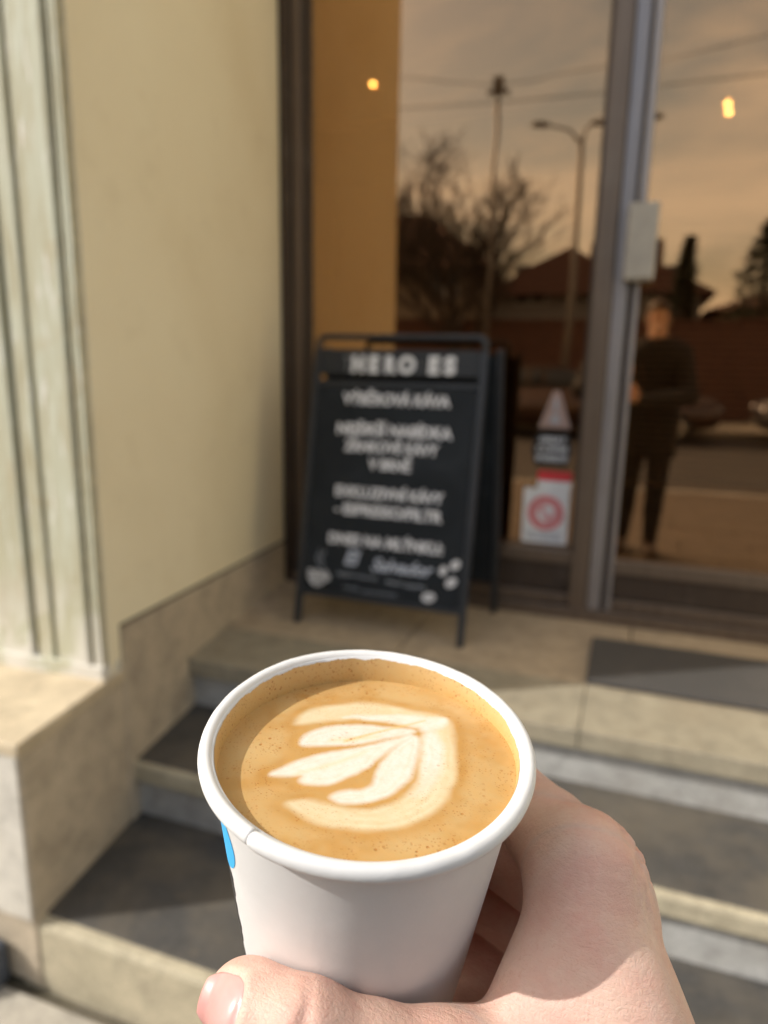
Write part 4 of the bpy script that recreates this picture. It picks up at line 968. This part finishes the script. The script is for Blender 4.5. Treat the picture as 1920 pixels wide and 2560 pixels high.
def coatf(v_):
    torso(v_, 0.030); arms(v_, 0.016)
    G.cone(v_, (PX, PY, 0.72), (PX, PY, 1.05), 0.205, 0.185, 0.05, ((0, 1, 0), 0.75))
    G.cone(v_, (PX, PY-0.012, 1.46), (PX, PY-0.002, 1.53), 0.085, 0.078, 0.03)
cloth('coat', coatf, 0.72, 1.545, M['coat'])
cloth('trousers', lambda v_: legf(v_, 0.012), 0.075, 0.99, M['denim'])
def shoef(v_):
    for s_ in (-1, 1):
        c_ = legs[s_][2]; G.cone(v_, c_-np.array([0, 0.025, 0.035]), c_+np.array([0.012*s_, 0.165, -0.048]), 0.050, 0.042, 0.02); G.cone(v_, c_, c_+np.array([0, 0, 0.03]), 0.048, 0.048, 0.01)
cloth('shoes', shoef, 0.0, 0.13, M['shoe'])
def hairf(v_):
    G.cone(v_, HC+np.array([0, -0.022, -0.02]), HC+np.array([0, -0.016, 0.048]), 0.084, 0.093, 0.02, ((1, 0, 0), 0.90))
def hairhole(v_):
    y_ = G.ax[1][None, :, None]; z_ = G.ax[2][None, None, :]
    return np.maximum(v_, np.minimum(y_-(HC[1]+0.045), 0.045-(z_-HC[2]) + 0*y_).astype(np.float32)*0.8+(y_-HC[1]-0.03)*0.4)
cloth('hair', hairf, HC[2]-0.07, None, M['hair'], hairhole)
# thumb nail
NL, NW = 26, 22; nv = np.zeros((NL+1, NW+1, 3))
for i in range(NL+1):
    for j in range(NW+1):
        l_ = -7.5+14.5*i/NL; w_ = (j/NW*2-1)
        half = 6.4*sqrt(max(0.0, 1-max(0, (-l_-1.0)/6.7)**2.0))*(1-0.30*max(0, (l_-3.5)/3.5)**2); s_ = w_*half
        a_ = s_/8.6; d_ = nn_*cos(a_)+nw*sin(a_); p = cen+na*min(l_, 4.0)*0.92+d_*15
        for _ in range(24): p = p-d_*float(sdist(p[None])[0])*0.9
        ed = max(0, abs(w_)-0.80)/0.20; pe = max(0, 0.16-i/NL)/0.16
        p = p+d_*(0.36-0.45*ed**1.6-0.40*pe)
        if l_ > 4.0: p = p+na*(l_-4.0)*0.92-d_*0.05*(l_-4)**2*0.4
        nv[i, j] = p
nf = [(i*(NW+1)+j, (i+1)*(NW+1)+j, (i+1)*(NW+1)+j+1, i*(NW+1)+j+1) for i in range(NL) for j in range(NW)]
nvw = HO+nv.reshape(-1, 3)/1000 @ HB - np.array(person.location)
nlo = mesh_obj('thumb_nail', nvw.tolist(), nf, M['nail'], bo, True)
sol = nlo.modifiers.new('thickness', 'SOLIDIFY'); sol.thickness = 0.0004; sol.offset = -1
# phone in the left hand (seen only in the mirrored glass)
ph = empty('phone', (0, -0.012, 1.35), 'black phone held up in the left hand, mirrored in the glass', 'phone')
ph.matrix_world = Matrix.Translation(Vector((0, 0, EYE))) @ Matrix((HX, HY, -HZ)).transposed().to_4x4() @ Matrix.Translation((0.0, 0.0, 0.013))
bm = bmesh.new(); bbox(bm, -0.022, 0.053, -0.128, 0.026, 0.0, 0.008); bmesh.ops.bevel(bm, geom=bm.edges[:], offset=0.003, segments=2, affect='EDGES'); bm_obj('phone_body', bm, M['phone'], ph)
bm = bmesh.new(); bbox(bm, -0.017, 0.018, -0.017, 0.018, -0.002, 0.0005); bm_obj('camera_bump', bm, M['phone'], ph)

# ------------------------------------------------------------------ across the street (seen mirrored in the glass)
def house(name_label, x0, x1, yf, depth, eave, ridge, wall_m, ridge_x=True, hip=2.0):
    h = empty('house', ((x0+x1)/2, yf, 0), name_label, 'house', 'houses across the street'); bpy.context.view_layer.update()
    keep(box('wall', x0, x1, yf-depth, yf, -0.1, eave, wall_m), h)
    o = 0.45; a = [(x0-o, yf+o, eave-0.12), (x1+o, yf+o, eave-0.12), (x1+o, yf-depth-o, eave-0.12), (x0-o, yf-depth-o, eave-0.12)]
    yc = yf-depth/2
    r_ = [(x0+hip, yc, ridge), (x1-hip, yc, ridge)] if ridge_x else [((x0+x1)/2, yf+o-hip*0.4, ridge), ((x0+x1)/2, yf-depth-o+hip*0.4, ridge)]
    fs = [(0, 1, 5, 4), (1, 2, 5), (2, 3, 4, 5), (3, 0, 4), (3, 2, 1, 0)] if ridge_x else [(0, 1, 4), (1, 2, 5, 4), (2, 3, 5), (3, 0, 4, 5), (3, 2, 1, 0)]
    rf = keep(mesh_obj('roof', a+r_, fs, M['roof']), h)
    cx = x0+(x1-x0)*0.7; k_ = box('chimney', cx-0.3, cx+0.3, yc-0.25, yc+0.25, ridge-0.9, ridge+0.7, M['roof'], None, 0.02); k_.parent = rf; k_.matrix_parent_inverse = rf.matrix_world.inverted()
    n = max(2, int((x1-x0)/2.4))
    for lv in range(1 if eave < 3.6 else 2):
        for i in range(n):
            wx_ = x0+(i+0.5)*(x1-x0)/n; wz = 1.0+lv*2.5
            w_ = keep(box('window', wx_-0.55, wx_+0.55, yf+0.003, yf+0.05, wz, wz+1.3, M['window_frame'], None, 0.01), h)
            for s_ in (-1, 1):
                pn = box('window_pane', wx_+(0.03 if s_ > 0 else -0.5), wx_+(0.5 if s_ > 0 else -0.03), yf+0.052, yf+0.058, wz+0.05, wz+1.25, M['window_glass']); pn.parent = w_; pn.matrix_parent_inverse = w_.matrix_world.inverted()
    return h
house('low brown roofed house mirrored at the left of the window', -18, -3.6, -20, 8, 4.7, 7.1, M['render_a'], True, 2.6)
house('pointed roofed house mirrored beside the lamp post', -3.3, 1.9, -22, 8, 3.9, 5.5, M['render_b'], False, 1.5)
house('wide low house mirrored in the right door pane', 2.4, 12, -20.5, 9, 3.3, 4.4, M['render_a'], True, 3.0)
hw_ = empty('garden_wall', (-4, -15.4, 0), 'dark rendered garden wall across the street', 'wall'); bpy.context.view_layer.update()
keep(box('wall_panel', -22, 12, -15.6, -15.3, -0.1, 2.5, M['roof'], None, 0.01), hw_); keep(box('wall_coping', -22, 12, -15.66, -15.24, 2.501, 2.57, M['roof'], None, 0.01), hw_)

def bare_tree(x, y, h, spread, seed, label, group=None):
    rg = random.Random(seed); e = empty('bare_tree', (x, y, 0), label, 'tree', group)
    bmT, bmC = bmesh.new(), bmesh.new()
    def grow(p, d, L, r, lev):
        bmx = bmT if lev < 2 else bmC; n = 4; pts = [p]; q = p.copy(); dd = d.copy()
        for i in range(n):
            dd = (dd+Vector((rg.uniform(-1, 1), rg.uniform(-1, 1), rg.uniform(-0.3, 0.7)))*0.14).normalized(); q = q+dd*L/n; pts.append(q.copy())
        tube(bmx, pts, [r*(1-0.45*i/n) for i in range(n+1)], 6 if lev < 2 else 4)
        if lev >= 5: return
        kids = {0: 8, 1: 5, 2: 5, 3: 4, 4: 3}[lev]
        for k in range(kids):
            t = 0.35+0.65*(k+rg.random())/kids; i = min(n-1, int(t*n)); s = pts[i].lerp(pts[i+1], t*n-i)
            a = rg.uniform(0, 2*pi); ax = Vector((cos(a), sin(a), rg.uniform(0.0, 0.8)))
            nd = (dd*0.75+ax*spread).normalized(); grow(s, nd, L*rg.uniform(0.55, 0.75), max(0.011, r*0.55*(1.1-0.35*t)), lev+1)
    grow(Vector((0, 0, 0)), Vector((0, 0, 1)), h*0.38, 0.20, 0)
    bm_obj('trunk', bmT, M['bark'], e); bm_obj('crown', bmC, M['bark'], e); return e
bare_tree(-3.3, -14.4, 8.3, 0.8, 4, 'bare winter tree mirrored in the middle of the window')
def evergreen(x, y, h, rad, seed, label):
    rg = random.Random(seed); e = empty('evergreen_tree', (x, y, 0), label, 'tree', 'evergreens across the street')
    tube_obj('trunk', [(0, 0, 0), (0, 0, h*0.9)], [0.14, 0.03], M['bark'], e, 7)
    bm = bmesh.new()
    for i in range(2600):
        t = rg.random()**0.7; z = 0.5+(h-0.5)*t; R = rad*(1-t)**0.75*(0.75+0.35*rg.random()); a = rg.uniform(0, 2*pi); q = R*sqrt(rg.random())
        c_ = Vector((q*cos(a), q*sin(a), z)); u_ = Vector((cos(a), sin(a), rg.uniform(-0.7, 0.3))).normalized()*rg.uniform(0.12, 0.26); w_ = u_.cross(Vector((rg.uniform(-1, 1), rg.uniform(-1, 1), 1))).normalized()*rg.uniform(0.03, 0.07)
        bm.faces.new([bm.verts.new(c_-w_), bm.verts.new(c_+u_), bm.verts.new(c_+w_)])
    bm_obj('crown', bm, M['needle'], e)
evergreen(3.0, -16.6, 5.2, 1.5, 2, 'dark evergreen mirrored at the right edge of the door pane')
evergreen(1.1, -17.2, 4.9, 0.5, 5, 'slim dark evergreen mirrored in the right door pane')
# street lamp with two arms
lp = empty('street_lamp', (-0.42, -11.9, 0), 'tall twin armed street lamp mirrored in the window', 'street lamp')
tube_obj('pole', [(0, 0, 0), (0, 0, 2.5), (0, 0, 6.1)], [0.085, 0.075, 0.055], M['galv'], lp, 10)
for s_, l_ in ((-1, 0.78), (1, 0.22)):
    tube_obj('arm', [(0, 0, 6.0), (s_*l_*0.35, 0, 6.30), (s_*l_, 0, 6.42)], [0.035, 0.03, 0.025], M['galv'], lp, 8)
    bm = bmesh.new(); bmesh.ops.create_uvsphere(bm, u_segments=14, v_segments=8, radius=1.0)
    bm.transform(Matrix.Translation((s_*(l_+0.12), 0, 6.42)) @ Matrix.Diagonal((0.20, 0.10, 0.065, 1))); bm_obj('lamp_head', bm, M['galv'], lp, True)
cp_ = empty('overhead_line_pole', (-2.4, -12.8, 0), 'slim steel pole carrying the overhead wires, mirrored in the window', 'pole')
tube_obj('pole', [(0, 0, 0), (0.02, 0, 7.7)], [0.07, 0.045], M['galv'], cp_, 10)
bm = bmesh.new(); bbox(bm, -0.22, 0.25, -0.05, 0.05, 7.42, 7.50); bbox(bm, -0.10, 0.14, -0.10, 0.10, 7.52, 7.74); bm_obj('bracket', bm, M['galv'], cp_)
def wire(p, q, label, sag=0.25):
    p, q = Vector(p), Vector(q); pts = [p.lerp(q, k/14)-Vector((0, 0, sag*4*(k/14)*(1-k/14))) for k in range(15)]
    return tag(tube_obj('overhead_wire', pts, 0.009, M['st_black'], None, 5), label, 'wire', 'overhead wires above the street')
wire((-14, -11, 9.6), (-2.4, -12.8, 7.6), 'dark overhead wire running left from the slim pole')
wire((-2.4, -12.8, 7.6), (9, -10, 8.4), 'dark overhead wire running right from the slim pole')
wire((-20, -9, 6.2), (14, -9.4, 6.5), 'lower dark overhead wire crossing the whole street', 0.3)

def car(x, y, paint, label, flip=1):
    e = empty('parked_car', (x, y, -0.12), label, 'car', 'cars parked across the street'); e.rotation_euler.z = 0 if flip > 0 else pi
    L, Wd = 4.2, 1.74
    side = [(-2.08, 0.35), (-2.1, 0.62), (-2.02, 0.86), (-1.25, 0.96), (-0.72, 1.00), (1.62, 1.0), (1.98, 0.92), (2.1, 0.62), (2.06, 0.33), (1.66, 0.26), (-1.66, 0.26)]
    bm = bmesh.new(); a_ = [bm.verts.new((p[0], -Wd/2, p[1])) for p in side]; b_ = [bm.verts.new((p[0], Wd/2, p[1])) for p in side]; n = len(side)
    bm.faces.new(a_); bm.faces.new(b_[::-1])
    for i in range(n): bm.faces.new([a_[i], a_[(i+1) % n], b_[(i+1) % n], b_[i]])
    bmesh.ops.bevel(bm, geom=bm.edges[:], offset=0.05, segments=3, affect='EDGES'); bm_obj('body', bm, paint, e, True)
    def cab(name, inset, z0, z1, mat, grow=0.0):
        bm = bmesh.new(); lo = [(-0.85-grow, -0.80+inset), (1.70+grow, -0.80+inset), (1.70+grow, 0.80-inset), (-0.85-grow, 0.80-inset)]; hi = [(-0.18-grow, -0.62+inset), (1.25+grow, -0.62+inset), (1.25+grow, 0.62-inset), (-0.18-grow, 0.62-inset)]
        A = [bm.verts.new((*p, z0)) for p in lo]; B = [bm.verts.new((*p, z1)) for p in hi]
        bm.faces.new(A[::-1]); bm.faces.new(B)
        for i in range(4): bm.faces.new([A[i], A[(i+1) % 4], B[(i+1) % 4], B[i]])
        bmesh.ops.bevel(bm, geom=bm.edges[:], offset=0.04, segments=2, affect='EDGES'); return bm_obj(name, bm, mat, e, True)
    cab('window_band', 0.0, 0.985, 1.40, M['window_glass']); box('roof_panel', -0.15, 1.22, -0.60, 0.60, 1.395, 1.45, paint, e, 0.02)
    for px in (0.28, 0.62):
        for sy in (-1, 1): box('door_pillar', px-0.03, px+0.03, sy*0.71-0.05, sy*0.71+0.05, 1.0, 1.40, paint, e)
    for wx_ in (-1.32, 1.30):
        for sy in (-1, 1):
            bm = bmesh.new(); bmesh.ops.create_cone(bm, cap_ends=True, segments=24, radius1=0.31, radius2=0.31, depth=0.2); bm.transform(Matrix.Translation((wx_, sy*0.79, 0.31)) @ Matrix.Rotation(pi/2, 4, 'X')); w_ = bm_obj('wheel', bm, M['tyre'], e)
            bm = bmesh.new(); bmesh.ops.create_cone(bm, cap_ends=True, segments=20, radius1=0.19, radius2=0.17, depth=0.02); bm.transform(Matrix.Translation((wx_, sy*0.895, 0.31)) @ Matrix.Rotation(pi/2, 4, 'X')); bm_obj('rim', bm, M['chrome'], w_)
    for sy in (-1, 1):
        bm = bmesh.new(); bmesh.ops.create_uvsphere(bm, u_segments=10, v_segments=6, radius=1); bm.transform(Matrix.Translation((-2.03, sy*0.62, 0.70)) @ Matrix.Diagonal((0.10, 0.17, 0.08, 1))); bm_obj('headlight', bm, M['chrome'], e, True)
    return e
def paint(name, c_): m_ = NT(name); m_.color(c_); m_.set(Roughness=0.25, Metallic=0.2); m_.b.inputs['Coat Weight'].default_value = 0.6; return m_.m
car(-5.6, -10.6, paint('car_black', (0.02, 0.02, 0.024)), 'black car parked across the street, leftmost in the mirrored view')
car(-0.5, -10.6, paint('car_brown', (0.09, 0.05, 0.035)), 'dark brown car parked across the street under the lamp', -1)
car(4.4, -10.6, paint('car_grey', (0.10, 0.10, 0.11)), 'grey car parked across the street, rightmost in the mirrored view')
